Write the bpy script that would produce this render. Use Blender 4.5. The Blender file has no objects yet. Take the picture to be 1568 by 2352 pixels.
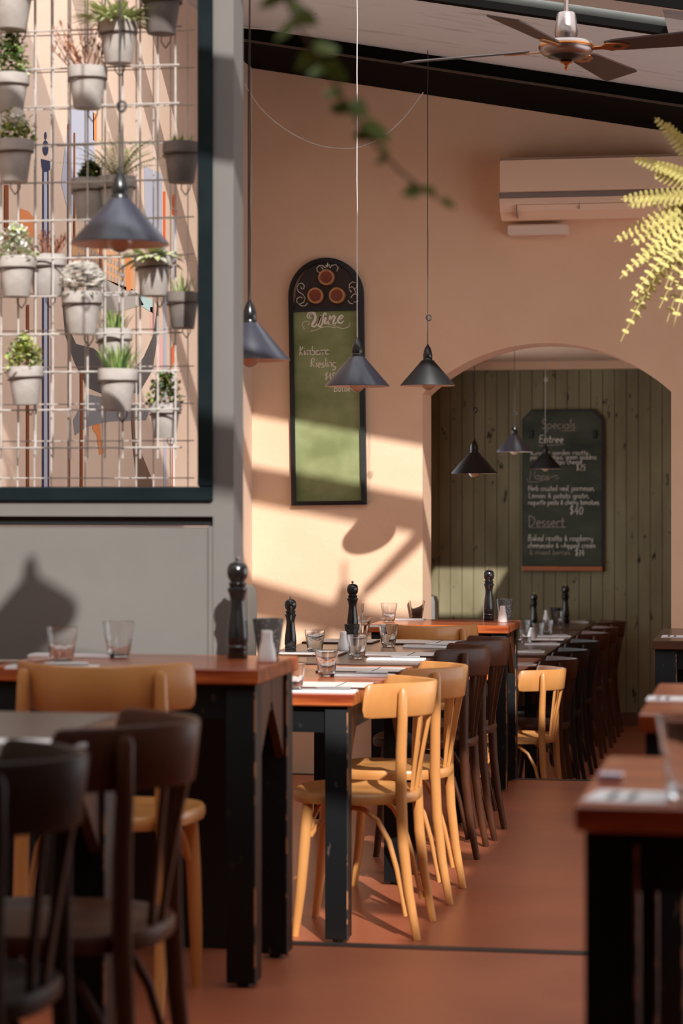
import bpy, math, random
from math import sin, cos, pi, radians, sqrt, atan2
from mathutils import Vector, Matrix

S = bpy.context.scene
COL = S.collection
# ------------------------------------------------------------------ camera, light, exposure
TH = radians(10.47); ST, CT = sin(TH), cos(TH)
F = 5500.0; CX = 784.0; HY = 1130.0; CZ = 1.21
cd = bpy.data.cameras.new('camera'); cam = bpy.data.objects.new('camera', cd); COL.objects.link(cam)
cam.location = (0, 0, CZ); cam.rotation_euler = (pi/2, 0, TH)
cd.sensor_fit = 'VERTICAL'; cd.sensor_height = 36.0; cd.sensor_width = 24.0
cd.lens = 36.0*F/2352.0
cd.shift_y = -(1176.0-HY)/2352.0
cd.clip_start = 0.1; cd.clip_end = 200
cd.dof.use_dof = True; cd.dof.focus_distance = 10.0; cd.dof.aperture_fstop = 4.0
S.camera = cam

SUN = Vector((-.45, 1.0, -.72))
sd = bpy.data.lights.new('sun', 'SUN'); so = bpy.data.objects.new('sun', sd); COL.objects.link(so)
sd.energy = 5.7; sd.angle = radians(0.8); sd.color = (1.0, .965, .93)
so.rotation_euler = SUN.to_track_quat('-Z', 'Y').to_euler()
W = bpy.data.worlds.new('world'); S.world = W; W.use_nodes = True
bg = W.node_tree.nodes['Background']; bg.inputs[0].default_value = (.93, .96, 1.0, 1); bg.inputs[1].default_value = 2.6
S.view_settings.view_transform = 'Standard'; S.view_settings.look = 'None'
S.view_settings.exposure = 0.0; S.view_settings.gamma = 1.0; S.view_settings.use_curve_mapping = False
try:
    S.cycles.max_bounces = 14; S.cycles.transmission_bounces = 14; S.cycles.diffuse_bounces = 6; S.cycles.sample_clamp_indirect = 4.0
    S.cycles.caustics_reflective = False; S.cycles.caustics_refractive = False
except Exception: pass

def atY(px, py, Y):
    u = (px-CX)/F; d = Y/(CT+u*ST)
    return Vector((d*(-ST+u*CT), Y, CZ+(HY-py)/F*d))
def atX(px, py, X):
    u = (px-CX)/F; d = X/(-ST+u*CT)
    return Vector((X, d*(CT+u*ST), CZ+(HY-py)/F*d))
def atZ(px, py, z):
    d = (z-CZ)*F/(HY-py); u = (px-CX)/F
    return Vector((d*(-ST+u*CT), d*(CT+u*ST), z))

# ------------------------------------------------------------------ materials
def hexlin(r, g, b):
    f = lambda c: (c/255/12.92) if c/255 <= .04045 else ((c/255+.055)/1.055)**2.4
    return (f(r), f(g), f(b), 1)
def mat(name, col, rough=.6, metal=0.0, var=None, vscale=8, vstretch=(1, 1, 1), bump=0, bscale=60, spec=.5, coat=0, trans=0, ior=1.45, lo=.35, hi=.65, det=4):
    m = bpy.data.materials.new(name); m.use_nodes = True
    nt = m.node_tree; b = nt.nodes['Principled BSDF']
    c = tuple(col)+((1,) if len(col) == 3 else ())
    b.inputs['Base Color'].default_value = c; b.inputs['Roughness'].default_value = rough
    b.inputs['Metallic'].default_value = metal; b.inputs['IOR'].default_value = ior
    b.inputs['Specular IOR Level'].default_value = spec
    b.inputs['Coat Weight'].default_value = coat; b.inputs['Coat Roughness'].default_value = .15
    b.inputs['Transmission Weight'].default_value = trans
    tc = nt.nodes.new('ShaderNodeTexCoord'); mp = nt.nodes.new('ShaderNodeMapping')
    nt.links.new(tc.outputs['Object'], mp.inputs[0]); mp.inputs['Scale'].default_value = vstretch
    if var is not None:
        n = nt.nodes.new('ShaderNodeTexNoise'); n.inputs['Scale'].default_value = vscale; n.inputs['Detail'].default_value = det
        nt.links.new(mp.outputs[0], n.inputs['Vector'])
        r = nt.nodes.new('ShaderNodeValToRGB'); nt.links.new(n.outputs[0], r.inputs[0])
        r.color_ramp.elements[0].position = lo; r.color_ramp.elements[1].position = hi
        r.color_ramp.elements[0].color = c; r.color_ramp.elements[1].color = tuple(var)+((1,) if len(var) == 3 else ())
        nt.links.new(r.outputs[0], b.inputs['Base Color'])
    if bump:
        n2 = nt.nodes.new('ShaderNodeTexNoise'); n2.inputs['Scale'].default_value = bscale
        nt.links.new(mp.outputs[0], n2.inputs['Vector'])
        bp = nt.nodes.new('ShaderNodeBump'); bp.inputs['Strength'].default_value = bump; bp.inputs['Distance'].default_value = .01
        nt.links.new(n2.outputs[0], bp.inputs['Height']); nt.links.new(bp.outputs[0], b.inputs['Normal'])
    return m
PEACH = mat('peach_plaster', (.78, .53, .365), .85, var=(.73, .485, .325), vscale=3, bump=.12, bscale=40, spec=.2)
PEACH2 = mat('peach_mural_plaster', (.70, .52, .40), .85, var=(.65, .47, .355), vscale=2, bump=.1, bscale=40, spec=.2)
GREY = mat('grey_paint', (.168, .158, .145), .55, var=(.155, .146, .134), vscale=5, bump=.03, bscale=30, spec=.35)
FLOORM = mat('red_concrete_floor', (.42, .125, .058), .34, var=(.33, .095, .045), vscale=2.5, bump=.05, bscale=14, spec=.5, lo=.3, hi=.7)
BLACKP = mat('black_paint', (.012, .012, .013), .45, spec=.4)
BEAMM = mat('black_beam_paint', (.005, .0045, .004), .8, spec=.04)
CEILM = mat('grey_ceiling_board', (.64, .70, .74), .8, var=(.40, .43, .45), vscale=2.2, vstretch=(1.2, 6, 6), spec=.2, lo=.58, hi=.78, det=8)
FRAMEM = mat('dark_teal_frame_paint', (.005, .010, .012), .5, var=(.008, .014, .016), vscale=12, spec=.12)
BLOND = mat('blond_wood', (.58, .27, .085), .38, var=(.50, .215, .06), vscale=5, vstretch=(2, 2, .6), spec=.45, coat=.25)
BROWNW = mat('brown_wood', (.085, .026, .009), .42, var=(.05, .015, .006), vscale=5, vstretch=(2, 2, .6), spec=.35, coat=.05)
DARKW = mat('dark_stained_wood', (.02, .009, .005), .45, var=(.012, .006, .004), vscale=5, vstretch=(2, 2, .6), spec=.3, coat=.05)
REDTOP = mat('red_varnished_tabletop', (.50, .125, .032), .28, var=(.22, .035, .012), vscale=4, vstretch=(.7, 9, 9), spec=.5, coat=.35, lo=.4, hi=.62, det=6)
DARKTOP = mat('dark_brown_tabletop', (.085, .04, .022), .32, var=(.05, .02, .012), vscale=4, vstretch=(.7, 8, 8), spec=.5, coat=.3)
LEGM = mat('worn_black_leg_paint', (.008, .009, .010), .42, var=(.06, .05, .04), vscale=38, vstretch=(1, 1, .5), spec=.2, lo=.66, hi=.72, det=8)
EDGEW = mat('scuffed_edge_wood', (.30, .14, .07), .5, var=(.02, .02, .02), vscale=16, vstretch=(1, 1, 1), lo=.44, hi=.5, det=8)
GUNM = mat('gunmetal_enamel', (.035, .036, .052), .36, metal=.0, spec=.6, coat=.25)
GUNB = mat('matt_black_enamel', (.012, .012, .013), .5, spec=.4)
CREAM = mat('cream_enamel', (.80, .55, .40), .5)
PLASTB = mat('black_bakelite', (.01, .01, .01), .25, spec=.6)
CORDD = mat('dark_cord', (.03, .025, .025), .6)
CORDL = mat('pale_cord', (.50, .47, .45), .6)
CHROME = mat('brushed_steel', (.55, .53, .52), .28, metal=1.0)
NICKEL = mat('satin_nickel', (.30, .245, .225), .32, metal=1.0)
GOLD = mat('antique_brass', (.50, .20, .07), .35, metal=1.0)
BLADE = mat('brown_fan_blade', (.045, .022, .016), .5, spec=.4)
WHITE = mat('white_cloth', (.80, .78, .78), .8)
PORC = mat('white_porcelain', (.80, .78, .76), .25, coat=.3)
PAPER = mat('menu_paper', (.70, .64, .60), .7)
MILL = mat('black_lacquer', (.006, .006, .006), .22, spec=.6, coat=.4)
MESHM = mat('galvanised_wire', (.58, .54, .50), .5, metal=.1, var=(.45, .41, .37), vscale=30)
POTM = mat('whitewashed_terracotta', (.46, .42, .39), .85, var=(.33, .29, .26), vscale=14, bump=.1, bscale=50, spec=.2)
SOIL = mat('potting_soil', (.03, .018, .01), .9)
WIREB = mat('rusty_wire', (.07, .045, .035), .6)
CUPM = mat('dark_mesh_cup', (.045, .042, .04), .4, metal=.4, var=(.16, .15, .14), vscale=130, lo=.55, hi=.62)
BINM = mat('grey_green_plastic', (.46, .44, .38), .5)
ACM = mat('air_conditioner_plastic', (.84, .60, .44), .45, spec=.4)
ACS = mat('air_conditioner_trim', (.22, .17, .15), .35)
CHALKB = mat('green_chalkboard', (.155, .18, .065), .7, var=(.29, .32, .15), vscale=3.2, vstretch=(1.2, 1, 1.6), lo=.38, hi=.66, det=5)
CHALKD = mat('dark_green_chalkboard', (.018, .026, .012), .65, var=(.06, .07, .04), vscale=4, vstretch=(.8, 1, 2), lo=.35, hi=.7, det=6)
CHALKT = mat('chalk', (.80, .72, .62), .9)
CHALKO = mat('faint_chalk', (.36, .30, .24), .9)
BOARDBR = mat('dark_brown_board', (.022, .009, .005), .5)
BARREL = mat('red_barrel_wood', (.22, .04, .012), .5, var=(.12, .02, .008), vscale=10, vstretch=(1, 1, 8))
RIMW = mat('barrel_rim_wood', (.50, .24, .09), .5, var=(.36, .15, .05), vscale=30)
LEDGE = mat('orange_wood_ledge', (.38, .11, .03), .45)
def glassm(name, tint, k=.12):
    m = bpy.data.materials.new(name); m.use_nodes = True; nt = m.node_tree
    b = nt.nodes['Principled BSDF']; b.inputs['Base Color'].default_value = tint; b.inputs['Roughness'].default_value = .02
    b.inputs['Transmission Weight'].default_value = 1; b.inputs['IOR'].default_value = 1.28; b.inputs['Coat Weight'].default_value = .6; b.inputs['Coat Roughness'].default_value = .02
    return m
GLASS = glassm('clear_glass', (.97, .97, .97, 1))
BULBG = mat('warm_bulb_glass', (1.0, .86, .74), .03, trans=.9, ior=1.3, spec=.7, coat=.4)
WATER = mat('dark_liquid', (.02, .008, .006), .1)

def planks():
    m = bpy.data.materials.new('weathered_green_planks'); m.use_nodes = True; nt = m.node_tree; N = nt.nodes; L = nt.links
    b = N['Principled BSDF']; b.inputs['Roughness'].default_value = .75; b.inputs['Specular IOR Level'].default_value = .2
    tc = N.new('ShaderNodeTexCoord'); mp = N.new('ShaderNodeMapping'); L.new(tc.outputs['Object'], mp.inputs[0])
    mp.inputs['Scale'].default_value = (3.2, 1, 1.0)
    n = N.new('ShaderNodeTexNoise'); n.inputs['Scale'].default_value = 1.6; n.inputs['Detail'].default_value = 6; L.new(mp.outputs[0], n.inputs[0])
    r = N.new('ShaderNodeValToRGB'); L.new(n.outputs[0], r.inputs[0])
    r.color_ramp.elements[0].position = .3; r.color_ramp.elements[0].color = (.17, .145, .08, 1)
    r.color_ramp.elements[1].position = .7; r.color_ramp.elements[1].color = (.27, .24, .145, 1)
    n2 = N.new('ShaderNodeTexNoise'); n2.inputs['Scale'].default_value = 7; n2.inputs['Detail'].default_value = 7; n2.inputs['Roughness'].default_value = .65
    mp2 = N.new('ShaderNodeMapping'); mp2.inputs['Scale'].default_value = (2.2, 1, .8); mp2.inputs['Location'].default_value = (3, 2, 1)
    L.new(tc.outputs['Object'], mp2.inputs[0]); L.new(mp2.outputs[0], n2.inputs[0])
    r2 = N.new('ShaderNodeValToRGB'); L.new(n2.outputs[0], r2.inputs[0])
    r2.color_ramp.elements[0].position = .63; r2.color_ramp.elements[0].color = (0, 0, 0, 1)
    r2.color_ramp.elements[1].position = .68; r2.color_ramp.elements[1].color = (1, 1, 1, 1)
    mx = N.new('ShaderNodeMix'); mx.data_type = 'RGBA'; L.new(r2.outputs[0], mx.inputs[0]); L.new(r.outputs[0], mx.inputs[6])
    mx.inputs[7].default_value = (.03, .022, .014, 1)
    L.new(mx.outputs[2], b.inputs['Base Color'])
    return m
PLANK = planks()
def leafm(name, a, b_):
    return mat(name, a, .55, var=b_, vscale=25, spec=.3)
LG = {'light': leafm('pale_green_leaf', (.42, .50, .16), (.55, .58, .30)), 'mid': leafm('green_leaf', (.13, .22, .05), (.22, .32, .09)),
      'dark': leafm('dark_green_leaf', (.03, .06, .02), (.06, .11, .03)), 'cream': leafm('cream_leaf', (.70, .70, .50), (.50, .58, .28)),
      'red': leafm('russet_stem', (.30, .11, .06), (.42, .19, .11)), 'white': leafm('white_petal', (.92, .91, .88), (.88, .85, .80)),
      'fern': leafm('yellow_green_frond', (.66, .56, .20), (.48, .43, .14)), 'vine': leafm('vine_leaf', (.13, .21, .025), (.21, .28, .04)),
      'sage': leafm('grey_green_leaf', (.42, .44, .32), (.60, .60, .48)), 'yel': leafm('yellow_green_leaf', (.48, .50, .14), (.30, .36, .09))}

# ------------------------------------------------------------------ mesh builder
class M:
    def __init__(s): s.v = []; s.f = []; s.mi = []; s.sm = []; s.mats = []
    def m(s, mt):
        if mt not in s.mats: s.mats.append(mt)
        return s.mats.index(mt)
    def add(s, vs, fs, mt, smooth=False):
        o = len(s.v); k = s.m(mt)
        s.v += [tuple(p) for p in vs]
        for f in fs: s.f.append([i+o for i in f]); s.mi.append(k); s.sm.append(smooth)
        return s
    def box(s, x0, x1, y0, y1, z0, z1, mt, bev=0):
        if bev:
            b = bev; r = []
            for z, q in ((z0, b), (z0+b, 0), (z1-b, 0), (z1, b)):
                r.append([(x0+q+b*0, y0+q, z), (x1-q, y0+q, z), (x1-q, y1-q, z), (x0+q, y1-q, z)])
            vs = [p for ring in r for p in ring]; fs = [(3, 2, 1, 0), (12, 13, 14, 15)]
            for k in range(3):
                for i in range(4): j = (i+1) % 4; fs.append((4*k+i, 4*k+j, 4*k+4+j, 4*k+4+i))
            return s.add(vs, fs, mt)
        vs = [(x, y, z) for z in (z0, z1) for x, y in ((x0, y0), (x1, y0), (x1, y1), (x0, y1))]
        return s.add(vs, [(3, 2, 1, 0), (4, 5, 6, 7), (0, 1, 5, 4), (1, 2, 6, 5), (2, 3, 7, 6), (3, 0, 4, 7)], mt)
    def lathe(s, prof, mt, seg=24, c=(0, 0, 0), mod=None, close=True):
        vs = []; fs = []; n = len(prof)
        for r, z in prof:
            for i in range(seg):
                a = 2*pi*i/seg; rr = r*(mod(a, z) if mod else 1)
                vs.append((c[0]+rr*cos(a), c[1]+rr*sin(a), c[2]+z))
        for k in range(n-1):
            for i in range(seg):
                j = (i+1) % seg; fs.append((k*seg+i, k*seg+j, (k+1)*seg+j, (k+1)*seg+i))
        if close:
            fs.append(tuple(range(seg))[::-1]); fs.append(tuple((n-1)*seg+i for i in range(seg)))
        return s.add(vs, fs, mt, True)
    def tube(s, pts, r, mt, seg=8, flat=None):
        pts = [Vector(p) for p in pts]; n = len(pts); rs = r if isinstance(r, (list, tuple)) else [r]*n
        vs = []; fs = []; up = None
        for k, p in enumerate(pts):
            t = (pts[min(k+1, n-1)]-pts[max(k-1, 0)]).normalized()
            if up is None: up = t.cross(Vector((0, 0, 1)) if abs(t.z) < .9 else Vector((1, 0, 0))).normalized()
            else: up = (up-t*up.dot(t)).normalized()
            w = t.cross(up)
            for i in range(seg):
                a = 2*pi*i/seg; vs.append(p+up*rs[k]*cos(a)+w*rs[k]*sin(a))
        for k in range(n-1):
            for i in range(seg):
                j = (i+1) % seg; fs.append((k*seg+i, k*seg+j, (k+1)*seg+j, (k+1)*seg+i))
        fs.append(tuple(range(seg))[::-1]); fs.append(tuple((n-1)*seg+i for i in range(seg)))
        return s.add(vs, fs, mt, True)
    def prism(s, poly, mt, y0, y1, axis='y'):
        n = len(poly); P = (lambda a, b, y: (a, y, b)) if axis == 'y' else (lambda a, b, y: (y, a, b)) if axis == 'x' else (lambda a, b, y: (a, b, y))
        vs = [P(a, b, y0) for a, b in poly]+[P(a, b, y1) for a, b in poly]
        fs = [tuple(range(n)), tuple(range(2*n-1, n-1, -1))]+[(i, i+n, (i+1) % n+n, (i+1) % n) for i in range(n)]
        return s.add(vs, fs, mt)
    def build(s, name, parent=None, label=None, cat=None, group=None, kind=None, loc=None, rot=None):
        me = bpy.data.meshes.new(name); me.from_pydata(s.v, [], s.f)
        for mt in s.mats: me.materials.append(mt)
        me.polygons.foreach_set('material_index', s.mi); me.polygons.foreach_set('use_smooth', s.sm)
        me.update()
        import bmesh
        bm = bmesh.new(); bm.from_mesh(me); bmesh.ops.recalc_face_normals(bm, faces=bm.faces); bm.to_mesh(me); bm.free()
        if any(s.sm):
            try: me.set_sharp_from_angle(angle=radians(50))
            except Exception: pass
        o = bpy.data.objects.new(name, me); COL.objects.link(o)
        if parent: o.parent = parent
        if loc is not None: o.location = loc
        if rot is not None: o.rotation_euler = rot
        tag(o, label, cat, group, kind); return o
def tag(o, label=None, cat=None, group=None, kind=None):
    if label: o['label'] = label
    if cat: o['category'] = cat
    if group: o['group'] = group
    if kind: o['kind'] = kind
def thing(name, label, cat, loc=(0, 0, 0), rz=0, group=None):
    o = bpy.data.objects.new(name, None); COL.objects.link(o); o.empty_display_size = .1
    o.location = loc; o.rotation_euler = (0, 0, rz); tag(o, label, cat, group); return o
def dup(src, loc, rz=None, label=None, group=None, scale=None):
    r = src.copy(); COL.objects.link(r); r.location = loc
    if rz is not None: r.rotation_euler = (0, 0, rz)
    if label: r['label'] = label
    if group: r['group'] = group
    if scale: r.scale = (scale,)*3
    for ch in list(src.children):
        if ch.name.split('.')[0] in ('cord', 'cord_knot', 'foliage'): continue
        c = ch.copy(); COL.objects.link(c); c.parent = r
        for g in ch.children:
            e = g.copy(); COL.objects.link(e); e.parent = c
    return r

# ------------------------------------------------------------------ structure
ZN, ZM, ZF = 0.0, -.21, -.53            # three floor levels, stepping down away from the camera
YP, YW, YF = 6.20, 11.85, 17.9          # partition, back wall, far plank wall
XL, XR = -2.65, 2.2
YE1, YE2 = 6.315, 11.83
def zc(x): return CZ+2.204-.181*(x+2.603)     # sloping ceiling
M().box(XL, XR, -2.5, YE1-.05, ZN-.3, ZN, FLOORM).build('floor', kind='structure')
M().box(XL, XR, YE1, YE2-.05, ZM-.3, ZM, FLOORM).build('floor', kind='structure')
M().box(XL, XR, YE2, YF, ZF-.2, ZF, FLOORM).build('floor', kind='structure')
M().box(-1.437, XR, YE1-.05, YE1, ZN-.3, ZN+.002, BLACKP).build('trim_1', kind='structure')
M().box(XL, XR, YE2-.05, YE2, ZM-.3, ZM+.002, BLACKP).build('trim_2', kind='structure')
# outer walls
def slab(x0, x1, y0, y1, t, mt, name, up=0):   # sloping roof panel
    vs = []
    for dz in (up, up+t):
        vs += [(x0, y0, zc(x0)+dz), (x1, y0, zc(x1)+dz), (x1, y1, zc(x1)+dz), (x0, y1, zc(x0)+dz)]
    return M().add(vs, [(3, 2, 1, 0), (4, 5, 6, 7), (0, 1, 5, 4), (1, 2, 6, 5), (2, 3, 7, 6), (3, 0, 4, 7)], mt).build(name, kind='structure')
wl = M()
for b in ((-2.5, 12.7, ZF-.2, 3.6), (12.7, 16.9, ZF-.2, .0), (12.7, 16.9, 1.85, 3.6), (16.9, YF, ZF-.2, 3.6)): wl.box(XL-.15, XL, b[0], b[1], b[2], b[3], PEACH2)
wl.build('wall_left', kind='structure')
w2 = thing('added_window_2', None, None); w2['kind'] = 'structure'  # unseen opening, added to bring sky light into the far room
fm2 = M()
for y in (12.7, 14.05, 15.4, 16.82): fm2.box(XL-.10, XL-.04, y, y+.08, 0, 1.85, FRAMEM)
fm2.box(XL-.10, XL-.04, 12.7, 16.9, 0, .06, FRAMEM); fm2.box(XL-.10, XL-.04, 12.7, 16.9, 1.79, 1.85, FRAMEM); fm2.build('window_frame', w2)
wr = M()
for b in ((-2.5, 6.3, ZF-.2, 3.6), (6.3, 11.3, ZF-.2, .25), (6.3, 11.3, 2.3, 3.6), (11.3, YF, ZF-.2, 3.6)): wr.box(XR, XR+.15, b[0], b[1], b[2], b[3], PEACH)
wr.build('wall_right', kind='structure')
w3 = thing('added_window_3', None, None); w3['kind'] = 'structure'; fm3 = M()  # unseen opening, added for bounce light on the back wall and ceiling
for y in (6.3, 7.52, 8.77, 10.02, 11.22): fm3.box(XR+.04, XR+.10, y, y+.08, .25, 2.3, FRAMEM)
fm3.box(XR+.04, XR+.10, 6.3, 11.3, .25, .31, FRAMEM); fm3.box(XR+.04, XR+.10, 6.3, 11.3, 2.24, 2.3, FRAMEM); fm3.build('window_frame', w3)
M().box(XL, XR, -2.65, -2.5, ZN-.2, 3.6, BLACKP).build('wall_front', kind='structure')  # unseen wall, coloured black to keep the foreground dark
# back wall with segmental arch
aw = M(); jl, jr = -1.778, -.545
zs, zt = CZ+.4915, CZ+.738; hc = (jr-jl)/2; rise = zt-zs; R = (hc*hc+rise*rise)/(2*rise); xc = (jl+jr)/2; zz = zt-R
a0 = math.asin(hc/R); arch = []
for i in range(33):
    a = -a0+2*a0*i/32; arch.append((xc+R*sin(a), zz+R*cos(a)))
poly = [(XL, ZM-.32), (XL, 3.6), (XR, 3.6), (XR, ZM-.32), (jr, ZM-.32)]+arch[::-1]+[(jl, ZM-.32)]
aw.prism(poly, PEACH, YW, YW+.30); aw.build('wall_back', kind='structure')
# far plank wall with real grooves
pw = M(); x = XL; random.seed(3)
while x < XR:
    pw.box(x+.0022, x+.0858, YF+random.uniform(0, .004), YF+.1, ZF, 2.4, PLANK); x += .088
pw.box(XL, XR, YF+.02, YF+.12, ZF, 2.4, BLACKP)
pw.build('wall_far', kind='structure')
M().box(XL, XR, YF-.025, YF+.0, ZF, ZF+.10, mat('brown_skirting', (.10, .035, .02), .6)).build('baseboard_far', kind='structure')
# far room ceiling with skylight
fc = M(); zc2 = CZ+.975
sx0, sx1, sy0, sy1 = -1.62, -1.02, 15.15, 15.75
for b in ((XL, XR, YW+.3, sy0), (XL, XR, sy1, YF), (XL, sx0, sy0, sy1), (sx1, XR, sy0, sy1)):
    fc.box(b[0], b[1], b[2], b[3], zc2, zc2+.08, PEACH)
fc.build('ceiling', kind='structure')
M().box(XL, XR, YF-.05, YF, zc2-.06, zc2, PEACH).build('trim_4', kind='structure')
# sloping roof; panels out of view are laid out as a sun mask
slab(XL, XR, 9.63, YW, .02, CEILM, 'ceiling')
slab(-.45, XR, 9.06, 9.585, .06, CEILM, 'ceiling')
CEILU = mat('grey_upper_board', (.52, .48, .43), .8)
slab(XL, XR, 9.66, 11.6, .05, CEILU, 'ceiling', .09)
slab(XL, XR, 9.015, 9.028, .09, BEAMM, 'trim_13')
slab(XL, XR, 9.57, 9.583, .03, BEAMM, 'trim_14')
slab(.62, XR, 7.85, 9.03, .06, CEILM, 'ceiling')  # unseen panels begin here
bm_ = M()
slab(XL, -.7, 5.45, 7.35, .06, CEILM, 'ceiling')
slab(-.7, XR, 5.8, 7.85, .06, CEILM, 'ceiling')
slab(-1.15, -.7, 7.35, 7.85, .06, CEILM, 'ceiling')
slab(XL, XR, -2.5, 3.0, .06, CEILM, 'ceiling')
slab(.75, XR, 2.78, 5.8, .06, CEILM, 'ceiling')
for i, (a, b) in enumerate(((9.585, 9.63), (9.03, 9.23), (8.29, 8.37), (7.33, 7.37), (4.8, 5.03), (3.7, 3.82))):
    slab(XL, XR, a, b, (.024, .02)[i] if i < 2 else .10, CEILU if i == 1 else BEAMM, 'trim_%d' % (5+i))
# black beam hard against the back wall
vs = []
for (y, dz) in ((10.98, -.065), (YW, -.065), (YW, .0), (10.98, .0)):
    for x in (XL, XR): vs.append((x, y, zc(x)+dz))
M().add(vs, [(0, 1, 3, 2), (2, 3, 5, 4), (4, 5, 7, 6), (6, 7, 1, 0), (0, 2, 4, 6), (1, 7, 5, 3)], BEAMM).build('trim_11', kind='structure')
vs = []
for (y, dz) in ((10.965, -.068), (10.98, -.068), (10.98, -.058), (10.965, -.058)):
    for x in (XL, XR): vs.append((x, y, zc(x)+dz))
M().add(vs, [(0, 1, 3, 2), (2, 3, 5, 4), (4, 5, 7, 6), (6, 7, 1, 0), (0, 2, 4, 6), (1, 7, 5, 3)], mat('brown_bead', (.06, .04, .03), .6)).build('trim_12', kind='structure')
# partition wall with window
XP = -1.437; ZB = CZ
def zy(py, px=300): return atY(px, py, YP).z
def xx(px): return atY(px, 1130, YP).x
z_s, z_r, z_g = zy(1152), zy(1186), zy(1208)
g = M()
xf, xi, xp0 = xx(456), xx(489), xx(486)
g.box(xi, XP, YP, YP+.115, ZM, 3.35, GREY)                       # post
g.box(XL, xi, YP, YP+.115, z_r, z_s, GREY)                       # sill rail
g.box(XL, xi, YP+.02, YP+.115, z_g, z_r, BLACKP)                 # dark groove under the rail
g.box(xx(477), xi, YP+.006, YP+.115, ZM, z_g, GREY)
g.box(XL, xx(474), YP+.014, YP+.115, ZM, z_g-.004, GREY)         # lower panel
g.box(xx(474), xx(477), YP+.03, YP+.11, ZM, z_g, BLACKP)
g.build('wall_partition', kind='structure')
M().box(XL, XP+.004, YP-.018, YP, ZN, .66, BLACKP, .003).build('baseboard_partition', kind='structure')
w = thing('window_1', None, None); w['kind'] = 'structure'
M().box(XL, xi, YP-.012, YP+.10, z_s, zy(1118), FRAMEM, .004).build('window_sill', w)
M().box(xf, xi, YP-.012, YP+.10, zy(1118), 3.33, FRAMEM, .004).build('window_frame', w)

# ------------------------------------------------------------------ furniture builders
def sq(v, e): return math.copysign(abs(v)**e, v)
def make_chair(wood, label, group):
    t = thing('cafe_chair', label, 'chair', group=group)
    # seat
    m = M(); n = 44; rings = [(.90, .425), (.985, .428), (1.0, .438), (1.0, .452), (.975, .460), (.90, .459), (.84, .452), (.5, .450), (.12, .450)]
    vs = []; fs = []
    for k, z in rings:
        for i in range(n):
            a = 2*pi*i/n; X = .205*sq(cos(a), .72); Y = .205*sq(sin(a), .72)
            X *= 1+.10*(Y/.2)
            vs.append((X*k, Y*k+.015, z))
    for q in range(len(rings)-1):
        for i in range(n):
            j = (i+1) % n; fs.append((q*n+i, q*n+j, (q+1)*n+j, (q+1)*n+i))
    fs.append(tuple(range(n))[::-1]); fs.append(tuple((len(rings)-1)*n+i for i in range(n)))
    m.add(vs, fs, wood, True).build('seat', t)
    # curved top rail
    m = M(); vs = []; fs = []; nn = 36; th = .007
    for i in range(nn+1):
        u = -1+2*i/nn; x = .212*sin(u*pi/2*.9)/sin(pi/2*.9)
        y = -.232+.195*(x/.212)**2
        k = abs(u); hh = .055-(.026*(1-sqrt(max(0, 1-((k-.88)/.12)**2))) if k > .88 else 0)
        tx = .212; ty = .39*(x/.212)
        L = sqrt(tx*tx+ty*ty)+1e-9; nx, ny = ty/L, -tx/L
        zc_ = .757
        for (o_, z_) in ((1, -.9), (1, .9), (.4, 1), (-.4, 1), (-1, .9), (-1, -.9), (-.4, -1), (.4, -1)):
            vs.append((x+nx*th*o_, y+ny*th*o_-.02*(z_*hh)/.054*.3, zc_+hh*z_))
    for i in range(nn):
        for k in range(8):
            j = (k+1) % 8; fs.append((i*8+k, i*8+j, (i+1)*8+j, (i+1)*8+k))
    fs.append(tuple(range(8))[::-1]); fs.append(tuple(nn*8+k for k in range(8)))
    m.add(vs, fs, wood, True).build('top_rail', t)
    for s in (-1, 1):
        p = [(.163, -.158, .798), (.164, -.158, .785), (.166, -.157, .70), (.167, -.153, .60), (.168, -.152, .46), (.170, -.160, .30), (.171, -.178, .15), (.172, -.205, .0)]
        r = [.009, .0150, .0165, .0178, .0185, .0175, .0155, .0125]
        M().tube([(a*s, b, c) for a, b, c in p], r, wood, 12).build('rear_leg', t)
        p = [(.158, .150, .43), (.163, .160, .30), (.166, .172, .15), (.165, .190, .0)]
        M().tube([(a*s, b, c) for a, b, c in p], [.018, .0185, .0165, .012], wood, 12).build('front_leg', t)
        p = [(.150, .02, .414), (.152, -.03, .408), (.155, -.075, .375), (.157, -.112, .31), (.160, -.138, .22), (.163, -.155, .14), (.166, -.168, .075)]
        M().tube([(a*s, b, c) for a, b, c in p], .0085, wood, 8).build('brace', t)
        p = [(.150, .03, .414), (.15, .07, .405), (.152, .11, .37), (.156, .142, .32)]
        M().tube([(a*s, b, c) for a, b, c in p], .0085, wood, 8).build('brace', t)
    M().tube([(-.155, .145, .32), (-.12, .14, .375), (-.06, .13, .41), (.06, .13, .41), (.12, .14, .375), (.155, .145, .32)], .0085, wood, 8).build('brace', t)
    for k in (-1, 0, 1):
        m = M(); x = k*.036; q_ = .021*abs(k)
        pts = [(-.176+q_*.4, .450), (-.186+q_*.5, .52), (-.202+q_*.7, .61), (-.222+q_, .71)]
        vs = []; fs = []
        for y, z in pts: X_ = x*(1+(z-.45)*3.6); vs += [(X_-.009, y-.0055, z), (X_+.009, y-.0055, z), (X_+.009, y+.0055, z), (X_-.009, y+.0055, z)]
        for q in range(3):
            for i in range(4): j = (i+1) % 4; fs.append((q*4+i, q*4+j, q*4+4+j, q*4+4+i))
        fs += [(3, 2, 1, 0), (12, 13, 14, 15)]
        m.add(vs, fs, wood).build('back_slat', t)
    return t
GC = 'bentwood chairs along the aisle side of the tables'
cb = make_chair(BLOND, 'pale bentwood chair nearest the camera on the aisle side, sunlit', GC)
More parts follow.
